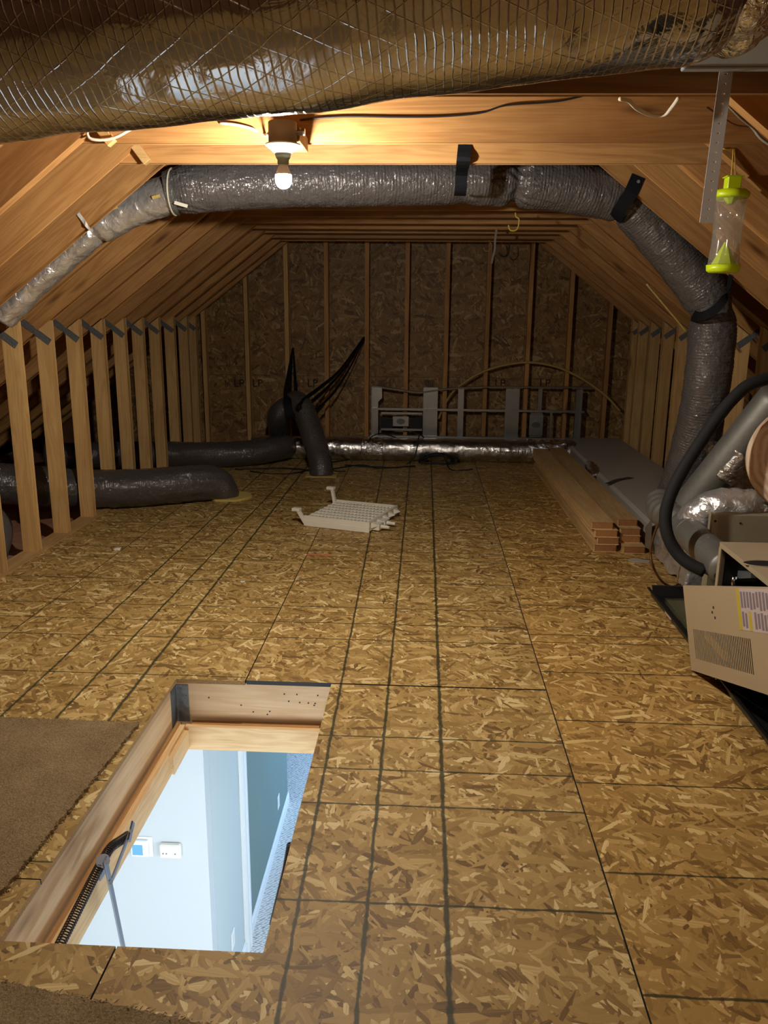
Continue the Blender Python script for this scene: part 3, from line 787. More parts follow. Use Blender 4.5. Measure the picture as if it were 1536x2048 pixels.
for x, y in ((222, 1764), (212, 1724), (262, 1662)): MB().rod(AX(x, y, xa - .01), AX(x, y, xa + .016), .006, 10).build('rivet', M_BRKT, lf)
spring([AX(548, 1850, FX1 - .03), AX(572, 1745, FX1 - .03), AX(582, 1690, FX1 - .03)], .0135, .0021, 60, lf, 0)
bar(AX(565, 1735, FX1 - .05), AX(543, 1865, FX1 - .05), .016, .004, (1, 0, 0), 'strut')

# ================================================================== OVERHEAD FOIL DUCT
bd = empty('foil_duct', (-.4, 2.03, 1.9), 'very large shiny silver foil duct crossing overhead in the foreground', 'duct')
def rb(s): return .255 - .005 * math.sin(9 * s) - (.055 * max(0, (s - .93) / .07) ** 2)
tube('duct_sleeve', [(-1.30, 2.04, 2.078), (-.6, 2.04, 2.150), (0, 2.04, 2.212), (.40, 2.04, 2.250), (.67, 2.04, 2.276)], rb, M_FOIL_BIG, bd, 128, .012, .006, 5.0)
tube('taped_collar', [(.60, 2.04, 2.270), (.70, 2.04, 2.28)], lambda s: .222 + .018 * math.sin(PI * s), M_TAPE, bd, 72, .008, .012, 16)
pl = empty('metal_plenum', (.9, 2.05, 2.12), 'large smooth grey sheet metal plenum box at top right corner', 'plenum')
zp = 2.115
MB().box((.68, 1.62, zp), (1.06, 2.48, 2.36)).build('plenum_body', M_PLENUM, pl, .012)
MB().box((.675, 2.455, zp - .006), (1.065, 2.487, zp + .02)).build('drive_cleat', M_PLENUM, pl, .003)
# hanging perforated strap
ps = empty('perforated_strap', AY(1455, 140, 2.5), 'pale grey perforated metal strap hanging down from the grey plenum', 'strap')
p0, p1 = AY(1453, 138, 2.494), AY(1412, 446, 2.50)
d = (p1 - p0).normalized(); wd = V((1, 0, 0)); wd = (wd - d * wd.dot(d)).normalized(); nn = d.cross(wd)
L = (p1 - p0).length; n = 16
v, f = [], []
# strip with real square-ish holes: three columns, the middle one open at each hole
rows = []
s = 0.0; per = L / n
cols = (-.0185, -.0035, .0035, .0185)
brk = []
for i in range(n): brk += [i * per, i * per + per * .42, i * per + per * .58]
brk.append(L)
for s in brk:
    for c in cols: v.append(p0 + d * s + wd * c)
for r in range(len(brk) - 1):
    for c in range(3):
        if c == 1 and r % 3 == 1: continue
        f.append((r * 4 + c, r * 4 + c + 1, (r + 1) * 4 + c + 1, (r + 1) * 4 + c))
o = mesh('strap_band', v, f, M_STRAPM, ps); md = o.modifiers.new('thick', 'SOLIDIFY'); md.thickness = .0016

# ================================================================== LAMP
YF = G0 + GP * -3 + .038                                  # front face of the near collar tie
q = AY(567, 357, YF - .27)
lamp = empty('ceiling_lamp', (q.x, q.y, q.z + .16), 'bare lit bulb in a plain grey lampholder fixed to the front collar tie', 'lamp')
bx, by, bz = q.x, q.y, q.z
lathe('junction_box', [(.052, .118), (.052, .19), (.05, .192)], (bx, by, bz), plain('grey_box_plastic', srgb(150, 140, 134), .5), lamp, 28)
lathe('lampholder', [(.0, .085), (.03, .085), (.058, .108), (.064, .112), (.064, .117), (.05, .119), (.0, .119)], (bx, by, bz), plain('white_porcelain', srgb(225, 225, 218), .4), lamp, 32)
lathe('socket', [(.019, .048), (.021, .05), (.021, .064), (.026, .070), (.031, .088), (.0, .089)], (bx, by, bz), plain('grey_green_socket', srgb(150, 165, 155), .4), lamp, 28)
lathe('bulb', [(.0, -.036), (.012, -.034), (.022, -.027), (.0285, -.014), (.030, 0.0), (.0292, .012)], (bx, by, bz), M_BULB, lamp, 28)
lathe('bulb_neck', [(.0292, .0122), (.0265, .02), (.021, .032), (.0165, .044), (.015, .052), (0, .053)], (bx, by, bz), plain('white_bulb_neck', (.75, .75, .74), .4), lamp, 28)
MB().box((bx - .055, by + .0505, bz + .135), (bx + .055, YF - .0005, bz + .188)).build('mounting_block', M_RAFT, lamp, .002)
MB().rod((bx + .050, by, bz + .155), (bx + .075, by, bz + .158), .010, 10).rod((bx + .075, by, bz + .158), (bx + .082, by, bz + .158), .013, 8).build('cable_clamp', M_STEEL, lamp)

# ================================================================== WIRES NEAR THE TIES
def wire(name, pts, r, mat, label, cat='cable'):
    return tag(cable(name, pts, r, mat), label, cat)
yb1 = YF - .008
wire('electric_cable', [AY(440, 246, yb1), AY(475, 250, yb1), AY(505, 258, yb1), AY(530, 270, yb1), V((bx - .05, by, bz + .155))], .0055, M_WHITEC, 'short white cable running into left side of lamp box')
wire('electric_cable', [AY(174, 262, yb1 - .05), AY(178, 276, yb1 - .05), AY(200, 280, yb1 - .04), AY(230, 275, yb1 - .03), AY(262, 258, yb1 - .02)], .006, M_WHITEC, 'white cable loop drooping at left end of the front tie')
wire('electric_cable', [AY(600, 240, yb1), AY(640, 236, yb1), AY(700, 233, yb1), AY(790, 234, yb1), AY(880, 233, yb1), AY(960, 226, yb1), AY(1010, 211, yb1), AY(1090, 205, yb1), AY(1125, 201, yb1), AY(1165, 192, yb1)], .0035, M_CORD, 'thin black wire draped along front tie under the foil duct')
wire('electric_cable', [AY(1240, 198, 3.0), AY(1258, 202, 3.05), AY(1275, 218, 3.2), AY(1305, 231, 3.3), AY(1330, 229, 3.3), AY(1346, 212, 3.2), AY(1357, 196, 3.1)], .007, M_WHITEC, 'white cable drooping in loop below the top right tie')
wire('electric_cable', [AY(1452, 205, 3.2), AY(1480, 234, 3.25), AY(1505, 255, 3.3), AY(1520, 275, 3.3), AY(1545, 293, 3.3)], .0055, M_GREYC, 'pale grey cable between rafters right of perforated strap')
wire('electric_cable', [AY(1415, 215, 3.3), AY(1440, 232, 3.35), AY(1470, 250, 3.36), AY(1505, 256, 3.36), AY(1545, 275, 3.36)], .0035, M_COPPER, 'thin dark brown wire along rafters behind perforated strap')

# ================================================================== GREY DUCT UNDER THE TIES
gd = empty('flex_duct', (-.1, 4.55, 2.02), 'long grey insulated duct strapped below the ties and down right rafters', 'duct')
def yd(px): return 4.58 + (px - 345) / 900 * .42
def top(px, py): return AY(px, py, yd(px))
path = [top(338, 384), top(420, 374), top(560, 366), top(720, 364), top(880, 362), top(1000, 363), top(1110, 371), top(1180, 384), top(1250, 400)]
path += [AY(1300, 448, 5.04), AY(1360, 520, 5.05), AY(1412, 592, 5.04), AY(1424, 640, 5.02), AY(1422, 700, 5.02), AY(1412, 780, 5.04), AY(1394, 870, 5.12), AY(1366, 950, 5.22), AY(1345, 1000, 5.3)]
PL = resample(path, .02); tl = [0]
for a, b_ in zip(PL, PL[1:]): tl.append(tl[-1] + (b_ - a).length)
def frac(px):
    best = min(range(len(PL)), key=lambda i: abs((PL[i] - CAM).dot(RX) / (PL[i] - CAM).dot(FW) * F + 768 - px) + (1e6 if i > len(PL) * .75 else 0)); return tl[best] / tl[-1]
f_pin, f_st1, f_st2 = frac(1030), frac(925), frac(1255)
iv = min(range(len(PL)), key=lambda i: (PL[i] - AY(1420, 622, 5.03)).length); f_st3 = tl[iv] / tl[-1]
def gb(s, c, w, d): return d * math.exp(-((s - c) / w) ** 2)
def rg(s):
    r = .126 + .008 * min(1, max(0, (s - f_st1) / .12))
    r -= gb(s, f_pin, .008, .034) + gb(s, f_st1, .010, .012) + gb(s, f_st2, .010, .022) + gb(s, f_st3, .012, .02)
    r -= .035 * max(0, 1 - s / .03) ** 2
    if s > .9: r -= .02 * (s - .9) / .1
    return r
def pleats(s, th):
    k = math.exp(-((s - f_pin) / .035) ** 2) + .8 * math.exp(-(s / .035) ** 2) + .3 * math.exp(-((s - f_st2) / .03) ** 2) + .3 * math.exp(-((s - f_st3) / .03) ** 2)
    return 1 + .008 * math.sin(s * tl[-1] * 2 * PI / .019 + 2.5 * noise.noise(V((s * 25, math.cos(th) * 2, math.sin(th) * 2)))) + .045 * k * math.sin(th * 13 + 9 * noise.noise(V((th * 2, s * 30, 0))))
tube('duct_jacket', path, rg, M_FLEX, gd, 96, .0045, .005, 17, pleats)
# cinch band and foil run on the left
c0 = top(352, 384); c1 = top(338, 386)
cd = (c1 - c0).normalized()
MB().rod(c0 + cd * .005, c0 + cd * .05, .118, 32, .106).build('cinch_band', flex_mat('band', (.13, .14, .135)), gd)
tube('zip_tie', [c0 + V((-.012, 0, 0)) + V((0, math.sin(a), math.cos(a))) * .117 for a in [i * 2 * PI / 24 for i in range(25)]], .005, M_WHITEC, gd, 6, raw=True)
MB().obox(c0 + V((.055, -.11, -.075)), V((.95, .1, -.25)), V((.2, .3, .9)), V((0, -1, .2)), .035, .009, .0015).build('printed_tag', M_WHITEP, gd)
tube('foil_sleeve', [top(345, 386), AY(290, 405, 4.60), AY(235, 430, 4.60), AY(205, 446, 4.60), AY(165, 476, 4.60), AY(120, 515, 4.60), AY(60, 570, 4.58), AY(0, 632, 4.56)],
     lambda s: .098 - .022 * math.exp(-((s - .40) / .015) ** 2) - .012 * min(1, max(0, (s - .38) / .05)), M_FOIL, gd, 56, .012, .007, 16)
for px, py in ((312, 393), (227, 416)):
    p = AY(px, py, 4.475); MB().obox(p, V((.95, 0, .25)), V((0, -.7, .7)), V((0, .7, .7)), .022, .009, .002).build('tape_patch', M_YTAG, gd)
ribbon('hanger_strip', [AY(156, 427, 4.278), AY(166, 440, 4.272), AY(176, 455, 4.275), AY(186, 462, 4.45)], (0, 0.2, 1), .018, M_STRAPM, gd, .002)
# black hanger straps (each holds the duct up)
def strap(name, pts, wdir, width, label, th=.004): return tag(ribbon(name, pts, wdir, width, M_BLACK, None, th), label, 'strap')
y2 = G0 + GP * -2 + .036
a0 = AY(930, 289, y2); a1 = AY(925, 329, y2)
cc = top(921, 362); rr = .134
arc = [cc + V((0, -math.cos(t), -math.sin(t))) * rr for t in [x * .18 - .55 for x in range(16)]]
strap('hanger_strap', [a0, AY(926, 328, y2), AY(924.5, 338, 4.36), AY(923, 352, 4.385), AY(922, 372, 4.40), AY(920.5, 386, 4.43), AY(920, 391, 4.50), AY(920, 389, 4.60)], (1, 0, 0), .06, 'black webbing strap nailed to second tie holding the middle of grey duct')
# strap on the right rafter
yr0 = G0 + .076 - .003
a0, a1 = AY(1277, 352, yr0), AY(1262, 385, yr0)
cc = AY(1245, 400, 5.0)
strap('hanger_strap', [a0, a1, AY(1252, 400, 4.825), AY(1240, 420, 4.85), AY(1231, 437, 4.93), AY(1229, 438, 5.05)], (.75, .0, -.45), .075, 'black strap with a nail on right rafter where grey duct turns down', .005)
MB().rod(AY(1277, 363, yr0 - .003), AY(1277, 363, yr0 - .008), .009, 12).build('nail_head', M_STEEL, None)
nh = bpy.data.objects['nail_head']
nh.parent = bpy.data.objects['hanger_strap.001']
# strap at the elbow
strap('hanger_strap', [AY(1462, 545, 4.83), AY(1458, 575, 4.80), AY(1452, 592, 4.79), AY(1436, 614, 4.80), AY(1412, 630, 4.83), AY(1392, 634, 4.90), AY(1385, 630, 5.02)], (.25, -.1, .95), lambda s: .035 + .03 * s, 'black strap wrapped around elbow of grey duct beside right knee wall', .004)

# hooks
def hook(px0, py0, y, sc, label, mat, pts):
    P = [AY(px0 + (x - px0) * sc, py0 + (yy - py0) * sc, y) for x, yy in pts]
    return tag(cable('screw_hook', P, .0045, mat, None, .006), label, 'hook', 'screw hooks under the ties')
zt = ZT
hk = [(1031, 425), (1032, 433), (1038, 439), (1036, 455), (1030, 461), (1022, 461), (1018, 456), (1017, 450)]
P = [AY(x, y, 5.62) for x, y in hk]
tag(cable('screw_hook', P, .005, M_YELH, None, .006), 'yellow screw hook hanging under ties right of grey duct strap', 'hook')
P = [AY(x, y, 7.76) for x, y in ((978, 480), (980, 484), (983, 490), (981, 498), (976, 502), (970, 501), (967, 495))]
tag(cable('screw_hook', P, .005, M_YELC, None, .006), 'dull hook under far ties left of the hanging grey strip', 'hook')
P = [AY(x, y, 8.2) for x, y in ((1017, 490), (1019, 496), (1017, 508), (1012, 513), (1006, 513), (1003, 508))]
tag(cable('screw_hook', P, .005, M_CORD, None, .006), 'dark hook against gable wall right of the hanging grey strip', 'hook')
tag(ribbon('hanging_strip', [AY(993, 458, 6.9), AY(990, 480, 6.9), AY(989, 500, 6.9), AY(985, 517, 6.88), AY(983, 527, 6.86)], (1, .2, 0), .016, M_GREYC, None, .006), 'pale grey plastic strip dangling from a far tie between hooks', 'strip')

# ================================================================== WASP TRAP
yt = 3.50
c = AY(1459, 452, yt)
trap = empty('insect_trap', AY(1445, 545, yt), 'clear hanging insect trap with lime green lid and base', 'trap')
ax = (AY(1463, 380, yt) - AY(1445, 540, yt)); H = ax.length; ax.normalize(); base = AY(1445, 546, yt)
lathe('trap_base', [(0, 0), (.052, 0), (.064, .008), (.066, .030), (.061, .031), (.058, .012), (0, .010)], base, M_LIME, trap, 32, ax)
lathe('clear_body', [(.061, .028), (.058, .07), (.054, .12), (.055, .160), (.053, .165), (.053, .168), (.056, .172), (.058, .22), (.057, .288)], base, M_CLEAR, trap, 36, ax)
bpy.context.view_layer.update()
bm = bmesh.new(); bm.from_mesh(trap.children[1].data)
bmesh.ops.delete(bm, geom=[f for f in bm.faces if len(f.verts) > 4], context='FACES'); bm.to_mesh(trap.children[1].data); bm.free()
lathe('inner_cone', [(.050, .028), (.048, .032), (.006, .118), (.004, .116), (.044, .032)], base, M_LIME, trap, 6, ax, False)
lathe('lid', [(0, .284), (.064, .284), (.069, .290), (.068, .304), (.056, .314), (.03, .318), (0, .318)], base, M_LIME, trap, 36, ax)
lathe('lid_funnel', [(.030, .285), (.012, .262), (0, .262)], base, M_LIME, trap, 8, ax, False)
b = MB(); cc = base + ax * .338
b.obox(cc, (1, 0, 0), (0, 1, 0), ax, .026, .026, .022).obox(cc + ax * .024, (1, 0, 0), (0, 1, 0), ax, .034, .030, .0025); b.build('lid_cap', M_LIME, trap, .003)
tp = base + ax * .36; kn = AY(1467, 297, 3.516)
cable('hanging_string', [tp + V((-.008, 0, 0)), (tp + kn) / 2 + V((-.004, 0, 0)), kn], .0022, M_YELH, trap, .02, 6)
cable('hanging_string', [tp + V((.008, 0, 0)), (tp + kn) / 2 + V((.006, 0, 0)), kn + V((.004, 0, 0))], .0022, M_YELH, trap, .02, 6)
cable('string_bow', [kn, kn + V((-.02, 0, -.004)), kn + V((-.045, -.004, .0))], .0026, M_YELH, trap, .02, 6)

tag(cable('thin_rod', [AY(1293, 568, 5.2), AY(1335, 618, 5.2), AY(1374, 664, 5.19)], .006, M_YELC), 'thin tan rod lying across right rafters behind the grey duct', 'rod')

# ================================================================== LEFT DUCTS
fd = empty('flex_duct', (-1.9, 6.0, 0), 'thick grey insulated duct lying on floor passing between left studs', 'duct')
fp = [(-3.5, 5.15, .40), (-2.95, 5.42, .28), (-2.4, 5.82, .165), (-2.05, 6.00, .148), (-1.80, 6.15, .145), (-1.64, 6.27, .115), (-1.575, 6.34, -.02)]
tube('duct_jacket', fp, lambda s: .142 - .02 * max(0, (s - .9) / .1), M_FLEXD, fd, 72, .012, .007, 12,
     lambda s, th: 1 + .03 * math.exp(-((s - .86) / .05) ** 2) * math.sin(th * 11))
b = MB(); cc = V((-1.55, 6.33, .012)); n = 22
lp = [cc + V((math.cos(t) * (.17 + .03 * random.random()), math.sin(t) * (.15 + .03 * random.random()), 0)) for t in [2 * PI * i / n for i in range(n)]]
b.prism([V((p.x, p.y, .001)) for p in lp], (0, 0, .016)); b.build('insulation_collar', M_YTAG, fd)
bdk = empty('flex_duct', (-1.9, 7.5, 0), 'dark grey insulated duct from behind left studs to the silver duct', 'duct')
tube('duct_jacket', [(-3.4, 7.1, .16), (-2.9, 7.38, .14), (-2.38, 7.525, .125), (-1.9, 7.56, .125), (-1.6, 7.68, .135), (-1.42, 7.86, .145), (-1.36, 8.0, .135)], .118, M_FLEXD, bdk, 56, .012, .005, 12)
# smooth ducts behind the left studs
sd = empty('flex_duct', (-3.0, 5.0, 0), 'dull grey duct in dark eave behind the nearest left studs', 'duct')
tube('duct_jacket', [(-3.5, 5.3, .05), (-3.0, 5.02, .14), (-2.70, 4.80, .13), (-2.62, 4.55, .02), (-2.62, 4.45, -.12)], .14, M_FLEXS, sd, 40, .02, .004, 6)
# arch of two bends
ar = empty('flex_duct', (-1.1, 7.6, 0), 'arched black grey duct bend held up by black straps', 'duct')
ap = [(-1.50, 8.32, .14), (-1.47, 8.25, .25), AY(556, 835, 7.95), AY(578, 806, 7.82), AY(597, 806, 7.72), AY(612, 832, 7.62), AY(628, 880, 7.46), AY(640, 922, 7.34), AY(643, 950, 7.29)]
ap[-1] = V((ap[-1].x, 7.29, -.02))
tube('duct_jacket', ap, .108, M_FLEXD, ar, 56, .01, .005, 14, lambda s, th: 1 - .30 * math.exp(-((s - .43) / .045) ** 2))
MB().box((-1.06, 7.18, .0005), (-.78, 7.42, .006)).build('floor_patch', M_YTAG, ar)
s0 = AY(585, 696, 8.655)
apx = AY(583, 810, 7.68)
strap('hanger_strap', [s0, AY(576, 770, 7.95), AY(575, 800, 7.62), AY(580, 828, 7.56), AY(592, 836, 7.60)], (1, .3, 0), lambda s: .012 + .06 * min(1, s * 1.6), 'broad black strap from gable stud to top of the duct arch')
strap('hanger_strap', [s0 + V((.01, 0, 0)), AY(589, 740, 8.3), AY(593, 797, 7.95)], (1, .3, 0), lambda s: .012 + .03 * s, 'short rear black strap from gable stud behind the duct arch')
e0 = AY(728, 674, 8.655)
strap('hanger_strap', [e0, AY(680, 740, 8.3), AY(640, 775, 7.95), AY(608, 800, 7.60), AY(594, 822, 7.52)], (.3, .3, 1), lambda s: .02 + .04 * s, 'upper of slanting black straps from stud to duct arch')
strap('hanger_strap', [e0 + V((.004, 0, -.01)), AY(690, 735, 8.35), AY(655, 775, 8.1), AY(616, 810, 7.85)], (.3, .3, 1), lambda s: .016 + .03 * s, 'middle of slanting black straps from stud to duct arch')
strap('hanger_strap', [e0 + V((.006, 0, -.02)), AY(700, 735, 8.45), AY(668, 785, 8.25), AY(630, 822, 8.0)], (.3, .3, 1), lambda s: .014 + .018 * s, 'lowest of slanting black straps from stud to duct arch')

# ================================================================== SILVER DUCT, FLAT DUCT, FRAME
sv = empty('foil_duct', (0, 8.1, 0), 'silver foil duct lying on floor along foot of gable wall', 'duct')
tube('duct_sleeve', [(-1.72, 8.1, .118), (-.8, 8.1, .115), (0, 8.1, .115), (.8, 8.1, .115), (1.48, 8.12, .118)], .112, M_FOIL2, sv, 64, .012, .006, 13)
tube('taped_joint', [(1.02, 8.1, .115), (1.40, 8.11, .117)], lambda s: .117, M_TAPE, sv, 64, .008, .012, 22)
tube('taped_joint', [(-.62, 8.1, .115), (-.40, 8.1, .115)], lambda s: .116, M_TAPE, sv, 56, .01, .007, 20)
b = MB()
for i in range(13):
    if i == 10: continue
    x = .72 + .022 * i; h = .012 if i < 11 else .02
    y0 = 8.1 - .1125 - .006; b.box((x, y0, .118), (x + .013, y0 + .002, .118 + h))
o = b.build('printed_text', plain('blue_grey_print', srgb(70, 84, 92), .6), sv); o['kind'] = 'stuff'
fl = empty('flat_duct', (1.7, 7, 0), 'wide flat grey wrapped duct on floor along right knee wall', 'duct')
MB().box((1.43, 4.98, .001), (2.05, 8.62, .185)).build('duct_body', M_DUCTBOARD, fl, .02)
MB().box((-.95, 8.26, .001), (1.425, 8.62, .165)).build('wall_branch', M_DUCTBOARD, fl, .015)
ribbon('seam_tape', [AZ(1216, 968, .188), AZ(1236, 960, .188), AZ(1262, 955, .188)], (0, 1, 0), .05, plain('dark_tape', (.05, .045, .04), .5), fl, .002)
tube('crinkled_corner', [(1.425, 6.7, .15), (1.43, 6.9, .17), (1.44, 7.1, .175)], lambda s: .03 + .02 * math.sin(PI * s), M_TAPE, fl, 20, .01, .012, 30)
# foil-wrapped near end of the flat duct
fb = empty('foil_wrapped_duct', (1.7, 4.7, 0), 'boxy foil wrapped duct end on floor beside the lumber stack', 'duct')
def crumple_box(name, lo, hi, n, amp, mat, par, fr=9):
    bm = bmesh.new(); bmesh.ops.create_cube(bm, size=1)
    for v_ in bm.verts: v_.co = V(((v_.co.x + .5) * (hi[0] - lo[0]) + lo[0], (v_.co.y + .5) * (hi[1] - lo[1]) + lo[1], (v_.co.z + .5) * (hi[2] - lo[2]) + lo[2]))
    bmesh.ops.subdivide_edges(bm, edges=bm.edges, cuts=n, use_grid_fill=True)
    c = (V(lo) + V(hi)) / 2
    for v_ in bm.verts:
        d_ = (v_.co - c).normalized(); k = amp * (noise.noise(v_.co * fr) + .6 * noise.noise(v_.co * fr * 2.7))
        dist = (v_.co - c).length; v_.co += d_ * (k - .05 * max(0, dist - .25))
        if lo[2] < .03: v_.co.z = max(v_.co.z, .002)
    me = bpy.data.meshes.new(name); bm.to_mesh(me); bm.free(); me.materials.append(mat); me.polygons.foreach_set('use_smooth', [True] * len(me.polygons))
    return link(bpy.data.objects.new(name, me), par)
crumple_box('foil_skin', (1.43, 4.30, .01), (2.0, 4.96, .25), 26, .028, M_FOIL, fb)
b = MB(); q = AY(1312, 1024, 4.9); b.obox(q, (1, 0, 0), (0, 1, 0), (0, 0, 1), .055, .02, .012); b.build('exposed_fibre', M_YTAG, fb, .004)
ribbon('plastic_flap', [(1.405, 5.0, .20), (1.40, 4.97, .16), (1.40, 4.95, .05)], (0, 1, 0), .12, plain('grey_film', srgb(120, 112, 104), .35), fb, .003)

# steel ceiling frame standing against the gable wall
YFm = 8.535; zb = .168
mf = empty('steel_frame', (.55, YFm, zb), 'galvanised steel framework with cross channels leaning on gable wall', 'frame')
def fx(px): return AY(px, 820, YFm).x
def rail(name, x0, x1, z, h=.022, dp=.03): return MB().box((x0, YFm - dp, z - h / 2), (x1, YFm, z + h / 2)).box((x0, YFm - dp - .004, z + h / 2 - .004), (x1, YFm - dp, z + h / 2)).build(name, M_STEEL, mf)
rail('bottom_rail', fx(741), fx(1165), zb + .011); rail('middle_rail', fx(743), fx(1168), .465)
zt_ = .70
ribbon('top_rail', [AY(744, 771, YFm - .02), AY(790, 778, YFm - .02), AY(838, 784, YFm - .02), AY(890, 778, YFm - .02), AY(960, 774, YFm - .02), AY(1060, 774, YFm - .02), AY(1180, 775, YFm - .02)], (0, 1, .15), .03, M_STEEL, mf, .014)
def upright(px, wd, plate=0.0, z0=zb + .022, z1=.69):
    x = fx(px); b = MB()
    b.box((x - wd, YFm - .032, z0), (x - wd + .012, YFm - .004, z1)).box((x + wd - .012, YFm - .032, z0), (x + wd, YFm - .004, z1)).box((x - wd, YFm - .012, z0), (x + wd, YFm - .004, z1))
    if plate: b.box((x + wd, YFm - .014, z0), (x + wd + plate, YFm - .010, z1))
    return b.build('cross_channel', M_STEEL, mf)
upright(750, .035); upright(851, .024, .10); upright(921, .03); upright(1012, .012, .12); upright(1078, .02, 0, .476); upright(1156, .034)
b = MB(); b.box((fx(1100), YFm - .02, zb + .022), (fx(1105), YFm - .008, .455)); b.build('cross_channel', M_STEEL, mf)
MB().prism([AY(753, 773, YFm - .034), AY(764, 774, YFm - .034), AY(764, 796, YFm - .034), AY(754, 806, YFm - .034)], (0, .003, 0)).build('corner_plate', M_STEEL, mf)
def junction(x0, x1, z0, z1, wide):
    b = MB(); b.box((x0, YFm - .03, z0), (x1, YFm - .018, z1))
    if wide: b.box((fx(762), YFm - .034, z0 - .045), (fx(845), YFm - .02, z0 - .02)).box((fx(762), YFm - .034, z1 + .02), (fx(845), YFm - .02, z1 + .045))
    else: b.box((x0 + .01, YFm - .036, z1), (x1 - .01, YFm - .02, z1 + .018)).box((x0 + .01, YFm - .036, z0 - .018), (x1 - .01, YFm - .02, z0))
    o = b.build('junction_box', M_STEEL, mf, .002)
    cx, cz = (x0 + x1) / 2, (z0 + z1) / 2
    n = 20; MB().prism([V((cx + .045 * math.cos(2 * PI * i / n), YFm - .0325, cz + .03 * math.sin(2 * PI * i / n))) for i in range(n)], (0, .002, 0)).build('knockout', plain('dark_knockout', (.12, .12, .11), .4, .8), o)
junction(fx(786), fx(818), .285, .39, True)
MB().prism([AY(760, 832, YFm - .02), AY(786, 838, YFm - .024), AY(786, 855, YFm - .024), AY(760, 860, YFm - .02)], (0, .004, 0)).build('box_ear', M_DARKIN, mf)
MB().prism([AY(845, 832, YFm - .02), AY(818, 838, YFm - .024), AY(818, 855, YFm - .024), AY(845, 860, YFm - .02)], (0, .004, 0)).build('box_ear', M_DARKIN, mf)
junction(fx(1059), fx(1087), .215, .43, False)

# yellow cable arching behind
yc = [AY(877, 838, 8.6), AY(888, 812, 8.59), AY(905, 785, 8.57), AY(930, 764, 8.56), AY(965, 744, 8.56), AY(1010, 730, 8.56), AY(1060, 725, 8.56), AY(1110, 733, 8.56), AY(1150, 750, 8.56), AY(1180, 768, 8.55), AY(1212, 792, 8.52), AY(1240, 822, 8.5)]
wire('stiff_cable', yc, .013, M_YELC, 'stiff dull yellow cable arching over the steel frame')

# black cords
def onz(px, py, z=.012): return AZ(px, py, z)
wire('black_cord', [onz(470, 938), onz(560, 936), onz(640, 940), onz(720, 930), onz(760, 936), onz(830, 932)], .006, M_CORD, 'black cord lying on floor in front of silver duct', 'cord')
wire('black_cord', [onz(500, 942), AZ(545, 948), onz(600, 944), onz(660, 925, .012), onz(735, 912, .02), AY(738, 880, 7.97), AY(760, 867, 8.0), AY(792, 875, 8.2)], .006, M_CORD, 'black cord looping up over the silver duct left of tangle', 'cord')
wire('black_cord', [AY(510, 888, 7.9), AY(540, 878, 7.97), AY(585, 884, 7.97), AY(610, 878, 7.6), AY(640, 890, 7.35), AY(660, 912, 7.3), AY(667, 940, 7.2), onz(690, 942)], .005, M_CORD, 'black cord draped over duct arch at its right leg', 'cord')
wire('black_cord', [onz(690, 930), onz(760, 934, .012), AY(800, 934, 7.86), AY(828, 915, 7.96), AY(836, 880, 7.98), AY(840, 870, 8.05), AY(848, 875, 8.15)], .006, M_CORD, 'black cord rising onto silver duct beside the tangled cord', 'cord')
pts = []
random.seed(3)
for i in range(46):
    t = i * .95
    cxp = 875 + 34 * math.cos(t) * (1 - .25 * math.sin(i * .7)) + random.uniform(-6, 6); cyp = 921 + 9 * math.sin(t) * 1.4 + random.uniform(-3, 3)
    pts.append(AY(cxp, min(cyp, 936), 7.93 + random.uniform(-.035, .02)))
pts += [AZ(900, 938, .01), AZ(930, 940, .01), AZ(945, 938, .01)]
pts = [V((p.x, p.y, max(p.z, .01))) for p in pts]
wire('black_cord', pts, .0055, M_CORD, 'tangled black cord heap in front of the silver duct', 'cord')
random.seed(11)

# ================================================================== WHITE LOUVRE RACK + PENCIL
rk = empty('plastic_rack', (-.57, 5.66, 0), 'off white plastic slotted drawer frame lying on the floor', 'rack')
A = AZ(607, 1052); B = AZ(738, 1067); Cc = AZ(768, 1034); 
ex = (B - A).normalized(); ey = V((-ex.y, ex.x, 0)); Wd, Dp = (B - A).length, .55
Ht = .075
def R_(x, y, z): return A + ex * x + ey * y + V((0, 0, z))
def rbox(b, x0, x1, y0, y1, z0, z1): b.obox(R_((x0 + x1) / 2, (y0 + y1) / 2, (z0 + z1) / 2), ex, ey, V((0, 0, 1)), (x1 - x0) / 2, (y1 - y0) / 2, (z1 - z0) / 2)
b = MB(); rbox(b, 0, Wd, 0, .014, 0.002, Ht * .55); rbox(b, 0, Wd, .006, .02, Ht * .55, Ht); rbox(b, 0, Wd, Dp - .014, Dp, .002, Ht); rbox(b, 0, .012, .014, Dp - .014, .01, Ht * .8); rbox(b, Wd - .02, Wd, .014, Dp - .014, .01, Ht)
b.build('tray_frame', M_WHITEP, rk, .002)
b = MB(); nx, ny = 16, 7
for j in range(ny + 1):
    y = .03 + (Dp - .06) * j / ny; rbox(b, .012, Wd - .02, y - .006, y + .006, Ht - .032, Ht - .006)
for i in range(nx + 1):
    x = .03 + (Wd - .06) * i / nx; rbox(b, x - .005, x + .005, .014, Dp - .014, Ht - .03, Ht - .010)
b.build('grid', M_WHITEP, rk)
b = MB(); rbox(b, .02, Wd - .02, .014, Dp - .014, .004, .012); b.build('tray_floor', M_WHITEP, rk)
